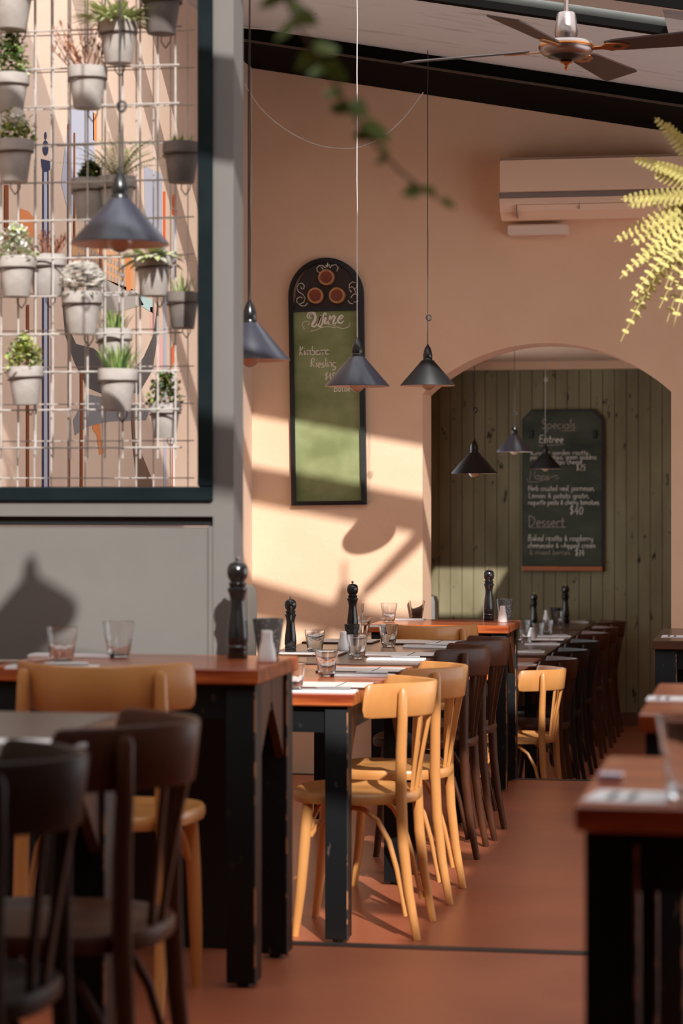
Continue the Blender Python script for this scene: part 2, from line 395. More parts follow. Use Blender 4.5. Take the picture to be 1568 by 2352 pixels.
cb.location = (-1.347, 7.67, ZM); cb.rotation_euler = (0, 0, pi/2)
def chair(src, x, y, z, rz, label, group=GC): return dup(src, (x, y, z), rz, label, group)
chair(cb, -1.335, 8.34, ZM, pi/2, 'second pale bentwood chair on the aisle side, tucked behind the first one')
cr = make_chair(BROWNW, 'dark brown bentwood chair behind the two pale chairs', GC)
cr.location = (-1.375, 9.36, ZM); cr.rotation_euler = (0, 0, pi/2+.02)
chair(cr, -1.365, 9.88, ZM, pi/2, 'brown bentwood chair farthest back before the arch, its rear leg reaching farthest right')
chair(cb, -1.37, 12.62, ZF, pi/2-.12, 'pale sunlit bentwood chair just beyond the arch on the lower floor')
GF = 'shaded chairs beyond the arch'
chair(cr, -1.37, 13.36, ZF, pi/2, 'reddish brown chair directly behind the pale sunlit chair past the arch', GF)
cdk = make_chair(DARKW, 'near black bentwood chair in the foreground, cut by the left edge', 'foreground chairs')
cdk.location = (-1.285, 3.50, ZN); cdk.rotation_euler = (0, 0, pi/2)
chair(cr, -1.25, 4.07, ZN, pi/2, 'dark brown bentwood chair in the left foreground, brown curved rail above the leftmost chair', 'foreground chairs')
chair(cdk, -1.37, 14.12, ZF, pi/2, 'black chair in shade beyond the arch, nearest of the two black ones', GF)
chair(cdk, -1.37, 14.95, ZF, pi/2, 'black chair in shade beyond the arch, farther of the two black ones', GF)
chair(cr, -1.375, 15.85, ZF, pi/2, 'orange brown chair near the plank wall, in front of the last two rails', GF)
chair(cr, -1.36, 16.50, ZF, pi/2, 'orange brown chair last but one before the plank wall', GF)
chair(cr, -1.36, 17.25, ZF, pi/2, 'brown chair farthest away, closest to the plank wall', GF)
chair(cb, -1.575, 5.50, ZN, 0, 'pale chair seen from behind, pushed in at the tall left table under the grey panel', 'chairs turned away from the camera')
chair(cb, -1.60, 10.98, ZM, 0, 'pale chair seen from behind at the table against the peach wall', 'chairs turned away from the camera')
chair(cb, -2.09, 8.28, ZM, -pi/2, 'pale chair on the far left side of the middle tables, mostly hidden under the tabletop', 'chairs on the wall side')

def table(x0, x1, y0, y1, zt, zf, top, label, group=None, gusset=True, th=.038, inset=.012, lw=.072):
    t = thing('dining_table', label, 'table', (0, 0, 0), 0, group)
    t.location = ((x0+x1)/2, (y0+y1)/2, zf); cx, cy = t.location.x, t.location.y
    def B(nm, m): o = m.build(nm, t); o.location = (-cx, -cy, -zf); return o
    B('tabletop', M().box(x0, x1, y0, y1, zt-th, zt, top, .004))
    a, b, c, d = x0+inset, x1-inset, y0+.02, y1-.02
    for lx in (a, b-lw):
        for ly in (c, d-lw):
            m = M().box(lx, lx+lw, ly, ly+lw, zf+.012, zt-th, LEGM, .003)
            m.box(lx+lw-.003, lx+lw+.0012, ly-.0012, ly+.006, zf+.012, zt-th-.02, EDGEW)
            m.lathe([(.018, 0), (.018, .014)], BLACKP, 12, (lx+lw/2, ly+lw/2, zf))
            B('leg', m)
    m = M(); za, zb_ = zt-th-.085, zt-th
    m.box(a+lw, b-lw, c+.012, c+.034, za, zb_, LEGM); m.box(a+lw, b-lw, d-.034, d-.012, za, zb_, LEGM)
    m.box(a+.012, a+.034, c+lw, d-lw, za, zb_, LEGM); m.box(b-.034, b-.012, c+lw, d-lw, za, zb_, LEGM)
    B('apron', m)
    if gusset:
        for gx in (b-.03, a+.008):
            for s_, yy in ((1, c+lw), (-1, d-lw)):
                B('corner_brace', M().prism([(yy, zb_), (yy+s_*.15, zb_), (yy+s_*.15, zb_-.06), (yy, zb_-.22)], BROWNW, gx, gx+.022, 'x'))
    return t
ZT1, ZTM, ZTF = .78, CZ-.635, CZ-.955
table(-1.93, -1.253, 5.67, 6.16, ZT1, ZN, REDTOP, 'red varnished tall table at left by the grey partition with black legs')
table(-2.0, -1.326, 7.38, 8.62, ZTM, ZM, REDTOP, 'red wood table between the two sunlit pale chairs and the grey post', inset=.022)
table(-2.0, -1.325, 8.74, 10.2, ZTM, ZM, DARKTOP, 'dark brown topped table behind the red table, beside the brown chairs')
table(-1.955, -1.282, 11.28, 11.80, ZTM+.002, ZM, REDTOP, 'orange red table standing against the peach wall at the arch')
table(-2.05, -1.375, 12.55, 13.75, ZTF, ZF, REDTOP, 'table just past the arch with an orange lit corner')
table(-2.05, -1.375, 14.0, 15.2, ZTF, ZF, DARKTOP, 'dark table beyond the arch, second of the row')
table(-2.05, -1.375, 15.3, 16.5, ZTF, ZF, DARKTOP, 'dark table beyond the arch, third of the row')
table(-2.05, -1.375, 16.75, 17.82, ZTF, ZF, DARKTOP, 'dark table right against the green plank wall')
table(-1.95, -1.262, 3.25, 4.5, ZT1, ZN, DARKTOP, 'dark table cut by the left edge in the near foreground')
table(-.283, .42, 3.30, 3.92, ZT1, ZN, REDTOP, 'black edged table nearest the camera at the right edge', 'aisle tables on the right')
table(-.278, .42, 4.68, 5.43, ZT1, ZN, REDTOP, 'small red table at the right edge behind the nearest one', 'aisle tables on the right')
table(-.555, .15, 10.30, 11.25, ZTM, ZM, DARKTOP, 'dark table far right in front of the arch wall', 'aisle tables on the right', lw=.09)

# ------------------------------------------------------------------ pendant lamps
def make_lamp():
    t = thing('pendant_lamp', '', 'lamp')
    m = M(); R_ = .125
    m.lathe([(R_, 0), (R_, .004), (.031, .112), (.029, .116), (.012, .117)], GUNM, 48, close=False); m.build('lamp_shade', t)
    m = M(); m.lathe([(.028, .110), (.030, .108), (R_-.003, .003), (R_-.0005, .0)], CREAM, 48, close=False); m.build('shade_lining', t)
    m = M(); m.lathe([(.021, .112), (.022, .126), (.020, .128), (.022, .134), (.020, .150), (.014, .172), (.006, .184), (.004, .19)], PLASTB, 20); m.build('lamp_holder', t)
    m = M(); m.lathe([(.012, .10), (.013, .075), (.022, .055), (.032, .03), (.034, .012), (.028, -.006), (.014, -.018), (.004, -.021)], BULBG, 24); m.build('bulb', t)
    return t
lamp0 = make_lamp()
def lamp(px, py, d, dia, label, mtl=None, cord=CORDD, knot=None, first=[True]):
    u = (px-CX)/F; Y = d*(CT+u*ST); p = atY(px, py, Y)
    o = lamp0 if first[0] else dup(lamp0, p); first[0] = False
    o.location = p; o['label'] = label; o['group'] = 'cone pendant lamps'; s = dia/.25; o.scale = (s, s, s)
    if mtl:
        for c in o.children:
            if c.name.startswith('lamp_shade'):
                c.data = c.data.copy(); c.data.materials[0] = mtl
    ztop = (zc(p.x) if p.y < YW else zc2)
    h = (ztop-p.z)/s
    pts = [(0, 0, .186)]; random.seed(int(px))
    kz = None
    if knot is not None:
        kz = (atY(px, knot, Y).z-p.z)/s
        kz = min(kz, h-.02)
    n = 14
    for i in range(1, n+1):
        z = .186+(h-.186)*i/n; pts.append((random.uniform(-.0012, .0012), random.uniform(-.001, .001), z))
    m = M(); m.tube(pts, .0021/s if d > 8 else .0028/s, cord, 6)
    m.build('cord', o)
    if kz:
        m = M(); q = [(.011*cos(a)+.005, .003*sin(2*a), kz+.013*sin(a)) for a in [2*pi*i/20 for i in range(21)]]
        m.tube(q, .0034/s, cord, 6); m.build('cord_knot', o)
    return o
lamp(275, 562, 5.93, .243, 'large pendant lamp hanging in front of the pot-filled window', knot=245)
lamp(573, 828, 7.40, .25, 'pendant lamp half hidden behind the grey post')
lamp(820, 888, 9.25, .25, 'blue-grey pendant lamp hanging in front of the wine board', cord=CORDL)  # cord coloured pale to stand for sunlight on it
lamp(982, 886, 10.97, .25, 'matt black pendant lamp left of the arch with a looped cord', GUNB, knot=730)
lamp(1089, 1088, 13.1, .25, 'black pendant lamp under the arch, lowest on the left', GUNB, knot=942)
lamp(1181, 1038, 16.1, .245, 'pale blue-grey pendant lamp under the arch, beside the specials board', knot=950)
lamp(1252, 1077, 17.2, .238, 'small dark pendant lamp hanging directly before the specials board', GUNB, CORDL, knot=872)
# one more of the row, outside the left edge of the frame; it throws its shadow on the partition
o = dup(lamp0, (-1.12, 4.25, CZ+1.06), label='pendant lamp hanging just above the top edge of the frame at the left'); o['group'] = 'cone pendant lamps'

# ------------------------------------------------------------------ ceiling fan
fp = atY(1300, 112, 8.75)
fan = thing('ceiling_fan', 'four-bladed brown ceiling fan with nickel motor under the grey ceiling', 'fan', fp)
m = M(); m.lathe([(.010, -.055), (.035, -.035), (.085, -.022), (.098, -.008), (.100, .012), (.092, .024), (.07, .030), (.03, .034)], NICKEL, 40)
m.lathe([(.101, .002), (.102, .004), (.102, .010), (.101, .012)], GOLD, 40, close=False); m.build('motor_housing', fan)
M().lathe([(.020, -.046), (.068, -.030), (.070, -.026), (.02, -.02)], PLASTB, 32).build('bottom_cap', fan)
M().lathe([(.003, -.078), (.008, -.070), (.005, -.062), (.012, -.056), (.024, -.050)], GOLD, 16).build('finial', fan)
M().lathe([(.038, .034), (.042, .05), (.043, .062), (.034, .125), (.030, .132), (.012, .134)], NICKEL, 28).build('canopy', fan)
zt_ = zc(fp.x)-fp.z
M().tube([(0, 0, .13), (0, 0, zt_)], .0095, NICKEL, 12).build('down_rod', fan)
base = atan2(.16, -.60)
for k in range(4):
    a = base+k*pi/2; e = bpy.data.objects.new('blade', None)
    m = M(); n = 16; vs = []; fs = []
    for i in range(n+1):
        t_ = i/n; r_ = .155+.475*t_; wd = .044+.022*t_
        if t_ < .12: wd *= .72+.28*sin(t_/.12*pi/2)
        if t_ > .96: wd *= .93
        tw = radians(-13)
        for zo in (-.003, .003):
            for s_ in (-1, 1):
                vs.append((r_, s_*wd*cos(tw), s_*wd*sin(tw)+zo))
    for i in range(n):
        a_ = i*4; b_ = a_+4
        fs += [(a_, a_+1, b_+1, b_), (a_+2, b_+2, b_+3, a_+3), (a_, b_, b_+2, a_+2), (a_+1, a_+3, b_+3, b_+1)]
    fs += [(0, 2, 3, 1), (n*4, n*4+1, n*4+3, n*4+2)]
    m.add(vs, fs, BLADE)
    b = m.build('blade', fan, rot=(0, 0, a))
    m = M(); m.prism([(.085, -.010), (.14, -.014), (.165, -.034), (.215, -.026), (.245, 0), (.215, .026), (.165, .034), (.14, .014), (.085, .010)], GOLD, -.0085, -.0045, 'z')
    q = m.build('blade_bracket', b); q.rotation_euler = (radians(-13), 0, 0)
    m = M().prism([(.180, 0), (.198, -.014), (.216, 0), (.198, .014)], PLASTB, -.0095, -.0087, 'z'); q = m.build('bracket_slot', b); q.rotation_euler = (radians(-13), 0, 0)

# ------------------------------------------------------------------ loose cables
def cable(pts, r, mt, name, label):
    P = [Vector(p) for p in pts]; out = []
    n = len(P)
    for i in range(n-1):
        p0, p1, p2, p3 = P[max(i-1, 0)], P[i], P[i+1], P[min(i+2, n-1)]
        for k in range(8):
            t = k/8; out.append(.5*((2*p1)+(p2-p0)*t+(2*p0-5*p1+4*p2-p3)*t*t+(3*p1-p0-3*p2+p3)*t**3))
    out.append(P[-1]); M().tube(out, r, mt, 6).build(name, label=label, cat='cable')
cable([atY(x, y, 10.7) for x, y in ((560, 190), (600, 250), (660, 300), (730, 333), (810, 340), (870, 318), (920, 278), (972, 212))], .0026, CORDL, 'hanging_cable', 'thin cable sagging in a long curve above the wine board')
cable([atY(x, y, 10.3) for x, y in ((545, 62), (600, 66), (650, 62), (700, 45), (740, 22), (770, -10), (780, -30))], .003, CORDL, 'hanging_cable', 'short pale cable looping across the top beside the grey post')
cable([atY(570, y, 11.2) for y in (60, 200, 400, 600, 830)], .003, CORDD, 'hanging_cable', 'straight dark wire running down the wall corner beside the grey post')

# ------------------------------------------------------------------ air conditioner
p0 = atY(1157, 512, YW); p1 = atY(1575, 364, YW)
ac = thing('air_conditioner', 'peach-tinted wall air conditioner high on the wall beside the fern', 'air conditioner', ((p0.x+p1.x)/2, YW, p0.z))
hw = (p1.x-p0.x)/2; H = p1.z-p0.z
def prof(pts, x0, x1, mt): return M().prism(pts, mt, x0, x1, 'x')
prof([(0, .0), (-.10, .0), (-.165, .035), (-.185, .075), (-.19, H-.02), (-.175, H), (0, H)], -hw, hw, ACM).build('body', ac)
M().box(-hw-.002, hw, -.196, -.186, .098, .125, ACS, .002).build('trim_strip', ac)
M().box(-hw+.004, hw-.004, -.197, -.188, .130, H-.012, ACM, .003).build('front_panel', ac)
fl = prof([(-.112, .006), (-.168, .040), (-.182, .066), (-.188, .064), (-.176, .036), (-.118, .0)], -hw+.085, hw-.02, ACM).build('louvre', ac)
M().box(-hw+.083, -hw+.085, -.1885, -.12, .006, .068, ACS).build('louvre_seam', ac)
M().box(-.06, -.058, -.1885, -.18, .04, .068, ACS).build('louvre_seam', ac)
q0 = atY(1170, 545, YW); q1 = atY(1306, 517, YW)
M().box(q0.x, q1.x, YW-.085, YW, q0.z, q1.z, mat('pump_plastic', (.72, .58, .48), .4), .008).build('condensate_pump', label='small pale plastic box fixed directly under the air conditioner', cat='box')

# ------------------------------------------------------------------ stroke lettering
def A(cx, cy, rx, ry, a0, a1, n=9):
    return [(cx+rx*cos(radians(a0+(a1-a0)*i/n)), cy+ry*sin(radians(a0+(a1-a0)*i/n))) for i in range(n+1)]
G = {
 'a': (.5, [A(.22, .25, .19, .25, 40, 400), [(.41, .48), (.41, .08), (.47, 0)]]),
 'b': (.48, [[(.05, 1), (.05, 0)], A(.23, .25, .19, .25, 170, -180)]),
 'c': (.42, [A(.23, .25, .19, .25, 50, 310)]),
 'd': (.5, [A(.22, .25, .19, .25, 20, 380), [(.41, 1), (.41, 0)]]),
 'e': (.45, [[(.05, .27), (.40, .30)]+A(.23, .27, .18, .25, 10, 310)]),
 'f': (.36, [A(.30, .85, .14, .15, 60, 180)+[(.16, 0)], [(.03, .5), (.32, .52)]]),
 'g': (.48, [A(.22, .25, .19, .25, 40, 400), [(.41, .48), (.41, -.1)]+A(.24, -.14, .17, .2, 0, -150)]),
 'h': (.48, [[(.06, 1), (.06, 0)], [(.06, .28)]+A(.23, .30, .17, .2, 160, 0)+[(.41, 0)]]),
 'i': (.2, [[(.09, .5), (.09, .03), (.14, 0)], [(.09, .70), (.10, .74)]]),
 'k': (.42, [[(.06, 1), (.06, 0)], [(.36, .5), (.07, .22), (.38, 0)]]),
 'l': (.2, [[(.09, 1), (.09, .05), (.15, 0)]]),
 'm': (.72, [[(.05, .5), (.05, 0)], [(.05, .28)]+A(.19, .32, .14, .18, 160, 0)+[(.33, 0)], [(.33, .28)]+A(.48, .32, .15, .18, 160, 0)+[(.64, 0)]]),
 'n': (.48, [[(.06, .5), (.06, 0)], [(.06, .28)]+A(.23, .30, .17, .2, 160, 0)+[(.41, 0)]]),
 'o': (.46, [A(.22, .25, .19, .25, 90, 450)]),
 'p': (.48, [[(.05, .5), (.05, -.4)], A(.23, .25, .19, .25, 170, -180)]),
 'q': (.5, [A(.22, .25, .19, .25, 40, 400), [(.41, .48), (.41, -.4)]]),
 'r': (.34, [[(.06, .5), (.06, 0)], [(.06, .25)]+A(.22, .30, .16, .2, 160, 50)]),
 's': (.36, [A(.19, .37, .13, .13, 50, 240)+A(.17, .12, .14, .13, 70, -140)]),
 't': (.34, [[(.15, .85), (.15, .1), (.22, 0), (.30, .03)], [(.0, .52), (.32, .55)]]),
 'u': (.48, [[(.05, .5), (.05, .18)]+A(.22, .18, .17, .18, 180, 350)+[(.40, .5)], [(.40, .5), (.41, 0)]]),
 'v': (.4, [[(.03, .5), (.18, 0), (.36, .5)]]),
 'w': (.6, [[(.03, .5), (.14, 0), (.28, .4), (.42, 0), (.55, .5)]]),
 'x': (.4, [[(.03, .5), (.36, 0)], [(.36, .5), (.03, 0)]]),
 'y': (.44, [[(.04, .5), (.06, .2), (.22, .05), (.38, .2)], [(.39, .5), (.38, -.15), (.25, -.38), (.08, -.3)]]),
 'B': (.6, [[(.06, 1), (.06, 0)], [(.06, 1), (.35, .95), (.42, .76), (.32, .57), (.06, .52), (.42, .45), (.50, .24), (.38, .03), (.06, 0)]]),
 'D': (.62, [[(.06, 1), (.08, 0)], [(-.04, .98), (.25, .98), (.48, .80), (.54, .5), (.46, .18), (.25, .02), (.06, 0)]]),
 'E': (.5, [[(.44, 1), (.08, .95), (.06, .05), (.46, 0)], [(.06, .52), (.38, .55)]]),
 'H': (.6, [[(.06, 1), (.06, 0)], [(.5, 1), (.5, 0)], [(.06, .5), (.5, .52)]]),
 'K': (.55, [[(.06, 1), (.12, 0)], [(.44, .95), (.10, .45), (.50, 0)]]),
 'L': (.5, [[(.08, 1), (.06, .05), (.44, 0)]]),
 'M': (.75, [[(.04, 0), (.10, 1), (.34, .35), (.58, 1), (.66, 0)]]),
 'R': (.58, [[(.06, 1), (.10, 0)], [(.0, .93), (.25, 1), (.42, .85), (.38, .6), (.10, .5), (.5, 0)]]),
 'S': (.55, [A(.29, .75, .21, .23, 40, 240)+A(.25, .25, .22, .25, 70, -150)]),
 '$': (.5, [A(.24, .68, .17, .17, 40, 240)+A(.22, .30, .17, .18, 70, -150), [(.24, 1.05), (.22, -.05)]]),
 '&': (.5, [[(.45, 0), (.12, .62), (.2, .85), (.33, .72), (.08, .3), (.12, .05), (.3, .03), (.45, .35)]]),
 '0': (.5, [A(.24, .42, .18, .40, 90, 450)]), '1': (.25, [[(.05, .7), (.14, .85), (.14, 0)]]),
 '2': (.45, [A(.21, .62, .17, .2, 160, -20)+[(.05, .02), (.40, .02)]]), '4': (.48, [[(.3, .85), (.04, .3), (.42, .3)], [(.32, .6), (.32, 0)]]),
 '5': (.45, [[(.38, .85), (.1, .83), (.08, .5)]+A(.2, .27, .17, .26, 110, -140)]), ',': (.2, [[(.08, .04), (.04, -.12)]]), '.': (.2, [[(.06, .0), (.09, .03)]]), ' ': (.36, []),
}
def ribbon(m, pts, w, mt):     # pts in metres: (x, z) ; thin raised line
    n = len(pts)
    if n < 2: return
    ws = w if isinstance(w, list) else [w]*n
    vs = []
    for i in range(n):
        a = pts[max(i-1, 0)]; b = pts[min(i+1, n-1)]; dx, dz = b[0]-a[0], b[1]-a[1]; L = sqrt(dx*dx+dz*dz)+1e-9
        nx, nz = -dz/L*ws[i]/2, dx/L*ws[i]/2
        vs += [(pts[i][0]+nx, 0, pts[i][1]+nz), (pts[i][0]-nx, 0, pts[i][1]-nz)]
    m.add(vs, [(2*i, 2*i+1, 2*i+3, 2*i+2) for i in range(n-1)], mt)
def strokes(text, x0, z0, width, xh, slant=.12, seed=0):
    random.seed(seed); tot = sum(G[c][0] for c in text if c in G); k = width/tot; x = 0; out = []; kz = xh/.5
    for c in text:
        adv, st = G[c]; jy = random.uniform(-.03, .03)
        for s_ in st:
            out.append([(x0+(x+p[0]*.94)*k+slant*p[1]*xh, z0+(p[1]+jy)*kz) for p in s_])
        x += adv
    return out

# ------------------------------------------------------------------ wine board
wb_o = atY(757, 1160, YW); SW = 5500/12.1
wb = thing('wine_board', 'tall narrow green wine chalkboard with arched black top on peach wall', 'chalkboard', (wb_o.x, YW, wb_o.z)); wb.rotation_euler = (0, radians(-.85), 0)
bw = 87/SW; zsp = (1160-680)/SW; zmid = (1160-712)/SW
def archpts(hw_, zb, zsp_, rr=None):
    pts = [(hw_, zb), (hw_, zsp_)]
    pts += [(hw_*cos(a), zsp_+hw_*.98*sin(a)) for a in [pi*i/24 for i in range(1, 24)]]
    return pts+[(-hw_, zsp_), (-hw_, zb)]
outer = archpts(bw, 0, zsp); inner = archpts(bw-.022, .020, zsp)
m = M(); n = len(outer)
for y0, y1, inn in ((-.030, 0, inner),):
    vs = [(a, y0, b) for a, b in outer]+[(a*.985, y0-.006, b) for a, b in inn]+[(a, -.010, b) for a, b in inn]+[(a, 0, b) for a, b in outer]
    fs = []
    for i in range(n):
        j = (i+1) % n
        fs += [(i, j, n+j, n+i), (n+i, n+j, 2*n+j, 2*n+i), (3*n+i, 3*n+j, j, i)]
    m.add(vs, fs, BLACKP)
m.box(-bw+.02, bw-.02, -.030, -.008, zmid-.010, zmid+.006, BLACKP)
m.build('frame', wb)
M().prism([(bw-.02, .015), (bw-.02, zmid), (-bw+.02, zmid), (-bw+.02, .015)], CHALKB, -.014, -.003).build('chalk_panel', wb)
M().prism([(bw-.02, zmid)]+[(a*.93, b) for a, b in inner[1:-1]]+[(-bw+.02, zmid)], BOARDBR, -.0135, -.003).build('top_panel', wb)
def wpx(px, py): return ((px-757)/SW, (1160-py)/SW)
for bx, by, ang in ((760, 640, 0), (734, 681, .6), (784, 682, 0)):
    x, z = wpx(bx, by)
    m = M(); m.lathe([(.040, 0), (.041, .03), (.039, .036), (.031, .036), (.030, .032)], RIMW, 32); m.lathe([(.030, .031), (.030, .0325)], BARREL, 32)
    b = m.build('barrel_end', wb, loc=(x, -.012, z)); b.rotation_euler = (pi/2, ang, 0)
m = M()
def pl(pts): return [wpx(640+a/6.533, 580+b/6.533) for a, b in pts]
for pts in ([(380, 510), (390, 550), (425, 545), (435, 500), (400, 460), (350, 470), (320, 530), (345, 590), (410, 630), (445, 690), (420, 750), (360, 775), (315, 740), (320, 690), (370, 665), (410, 690)],
            [(330, 750), (380, 800), (440, 805), (480, 765)],
            [(1180, 550), (1215, 620), (1200, 640)], [(1175, 545), (1150, 540), (1115, 560), (1120, 500), (1170, 465), (1225, 490), (1230, 550), (1200, 570)],
            [(1150, 620), (1120, 580)], [(1140, 700), (1180, 650), (1240, 650), (1275, 700), (1240, 760), (1180, 770)], [(1095, 740), (1120, 780), (1170, 795)],
            [(675, 315), (635, 290), (630, 240), (670, 205), (720, 210), (765, 250)], [(690, 240), (715, 240), (725, 275)],
            [(825, 250), (860, 210), (920, 200), (955, 245), (930, 300)], [(768, 200), (775, 235)], [(822, 195), (820, 230)]):
    ribbon(m, pl(pts), .0035, CHALKT)
    m.build('painted_scroll', wb, loc=(0, -.0155, 0)); m = M()
m.prism(pl([(795, 150), (808, 200), (795, 240), (780, 200)]), CHALKT, -.0003, .0003)
m.build('painted_leaf', wb, loc=(0, -.0155, 0))
m = M()
def W_(pts, w): ribbon(m, pl(pts), [q*.74/SW/6.533 for q in w], CHALKT)
W_([(540, 985), (520, 990), (500, 970), (515, 935), (550, 920), (580, 945)], [14, 22, 22, 18, 18, 26])
W_([(500, 1005), (470, 970), (485, 915), (540, 897), (585, 915), (600, 970), (585, 1030), (550, 1075), (545, 1110), (580, 1120), (620, 1085), (650, 1020), (675, 960)], [8, 24, 28, 30, 40, 50, 55, 50, 40, 34, 36, 36, 26])
W_([(675, 950), (665, 1010), (640, 1070), (640, 1115), (670, 1125), (700, 1080), (715, 1010), (715, 950), (740, 915), (765, 925), (755, 950), (735, 945)], [26, 45, 50, 40, 34, 34, 34, 30, 28, 24, 20, 14])
W_([(755, 985), (745, 1030), (735, 1070), (765, 1078), (800, 1020)], [40, 48, 46, 30, 14])
m.lathe([(.0045, -.0004), (.0045, .0004)], CHALKT, 16, (pl([(797, 925)])[0][0], 0, pl([(797, 925)])[0][1]))
mm = len(m.v)
W_([(820, 960), (810, 1020), (795, 1085)], [34, 38, 36]); W_([(800, 1060), (850, 980), (885, 960), (895, 985), (875, 1030), (865, 1075), (895, 1085), (925, 1050)], [14, 26, 38, 40, 42, 38, 28, 12])
W_([(940, 1030), (990, 1010), (1020, 975), (1000, 955), (960, 985), (940, 1030), (950, 1070), (985, 1080), (1030, 1040)], [16, 24, 26, 28, 40, 48, 42, 28, 12])
for pts in ([(500, 1080), (475, 1095), (505, 1060), (490, 1035), (440, 1030), (400, 1060), (400, 1110), (430, 1150)], [(520, 1185), (600, 1170), (680, 1135), (760, 1122), (840, 1130), (900, 1145)],
            [(780, 1097), (860, 1100), (940, 1140), (1020, 1160), (1090, 1140), (1122, 1100), (1115, 1070)]):
    ribbon(m, pl(pts), .0028, CHALKT)
m.build('chalk_title', wb, loc=(0, -.0155, 0))
for txt, x0, x1, y, xh, sd_ in (('Kimbarra', 335, 800, 1540, 68, 1), ('Riesling', 505, 905, 1725, 66, 2), ('$45', 720, 880, 1920, 62, 3), ('Bottle', 860, 1115, 2095, 55, 4)):
    a = pl([(x0, y)])[0]; b = pl([(x1, y)])[0]
    m = M()
    for st in strokes(txt, a[0], a[1], b[0]-a[0], xh/6.533/SW, .25, sd_): ribbon(m, st, .0042, CHALKT)
    m.build('chalk_line', wb, loc=(0, -.0155, 0))

# ------------------------------------------------------------------ specials board
s0 = atY(1293, 1311, YF); SS = F/((YF)/(CT+(1293-CX)/F*ST))
sb = thing('specials_board', 'dark green specials chalkboard with clipped corners and wooden ledge on plank wall', 'chalkboard', (s0.x, YF-.002, s0.z))
def spx(px, py): return ((px-1293)/SS, (1311-py)/SS)
hwb = 94/SS; hb = 370/SS; cc = 22/SS
def oct_(w, z0, z1, c): return [(w, z0), (w, z1-c), (w-c, z1), (-w+c, z1), (-w, z1-c), (-w, z0)]
M().prism(oct_(hwb, 0, hb, cc), BLACKP, -.022, 0).build('frame', sb)
M().prism([(hwb-.020, .04), (hwb-.020, hb-cc-.01), (hwb-cc-.012, hb-.014), (-hwb+cc+.004, hb-.014), (-hwb+.006, hb-cc-.01), (-hwb+.006, .04)], CHALKD, -.026, -.020).build('chalk_panel', sb)
M().box(-hwb, hwb-.012, -.045, 0, 0, .035, LEDGE, .003).build('chalk_ledge', sb)
for px in (1220, 1366):
    x, z = spx(px, 998); M().box(x-.012, x+.012, -.045, -.02, z-.03, z+.03, BLACKP, .003).build('clip', sb)
m = M()
rows = [('Specials', 1243, 1322, 985, 11, CHALKO, .005), ('Entree', 1238, 1295, 1017, 9, CHALKT, .005),
 ('summer garden risotto', 1218, 1352, 1045, 6, CHALKT, .0032), ('pea, asparagus, green goddess', 1218, 1370, 1055, 6, CHALKT, .0032), ('and reggio cheese', 1240, 1338, 1066, 6, CHALKT, .0032), ('$25', 1323, 1345, 1081, 8, CHALKT, .0035),
 ('Mains', 1216, 1262, 1102, 10, CHALKO, .005), ('Herb crusted veal, parmesan,', 1213, 1366, 1127, 6.5, CHALKT, .0034), ('Lemon & potato gratin,', 1214, 1354, 1144, 6.5, CHALKT, .0034),
 ('roquette pesto & cherry tomatoes', 1213, 1376, 1159, 6.5, CHALKT, .0034), ('$40', 1308, 1340, 1182, 11, CHALKT, .0045), ('Dessert', 1213, 1297, 1209, 12, CHALKO, .006),
 ('Baked ricotta & raspberry', 1213, 1362, 1242, 7, CHALKT, .0036), ('cheesecake & whipped cream', 1213, 1368, 1258, 6.5, CHALKT, .0034), ('& mixed berries', 1216, 1310, 1274, 6.5, CHALKO, .0034), ('$14', 1320, 1343, 1277, 9, CHALKT, .004)]
for i, (tx, x0, x1, y, xh, mt, wd) in enumerate(rows):
    a = spx(x0, y); b = spx(x1, y)
    m = M()
    for st in strokes(tx, a[0], a[1], b[0]-a[0], xh/SS, .15, i): ribbon(m, st, wd, mt)
    m.build('chalk_line', sb, loc=(0, -.0275, 0))
for pts in ([(1290, 990), (1322, 989)], [(1238, 1024), (1265, 1023), (1297, 1020)], [(1210, 1098), (1214, 1107), (1235, 1107), (1260, 1098), (1280, 1092), (1284, 1098), (1275, 1100)], [(1215, 1212), (1300, 1211)]):
    m = M(); ribbon(m, [spx(*p) for p in pts], .004, CHALKO); m.build('chalk_underline', sb, loc=(0, -.0275, 0))

# ------------------------------------------------------------------ mural on the left wall
mu = thing('wall_mural', 'painted canal town mural on the peach wall behind the wire mesh', 'mural', (XL, 9.5, .5))
def mpoly(m, pts, mt, off=.001):
    P = [atX(x, y, XL+off) for x, y in pts]; n = len(P); m.add(P, [tuple(range(n))], mt)
def msave(name, m):
    o = m.build(name, mu); o.location = (-XL, -9.5, -.5); return o
def pm(n, c): return mat('mural_'+n, c, .85, spec=.2)
NAVY = pm('navy', (.045, .045, .09)); RUST = pm('rust', (.24, .07, .025)); ORG = pm('orange', (.72, .25, .09)); DKG = pm('charcoal', (.10, .085, .08))
BLU = pm('pale_blue', (.44, .44, .50)); OCH = pm('ochre', (.62, .33, .17)); GRW = pm('window_grey', (.30, .30, .32)); RED = pm('red_orange', (.75, .14, .04)); ROAD = pm('road_grey', (.38, .33, .29)); TEAL = pm('teal', (.45, .60, .58)); PINK = pm('pink', (.75, .42, .36)); UMB = pm('umber', (.20, .125, .08))
def ell(cx, cy, rx, ry, n=18): return [(cx+rx*cos(2*pi*i/n), cy+ry*sin(2*pi*i/n)) for i in range(n)]
m = M(); mpoly(m, [(160, 250), (215, 250), (218, 400), (200, 480), (160, 500), (140, 420)], BLU); msave('painted_sky', m); m = M(); mpoly(m, [(330, 380), (372, 400), (372, 560), (335, 560)], BLU); msave('painted_sky', m)
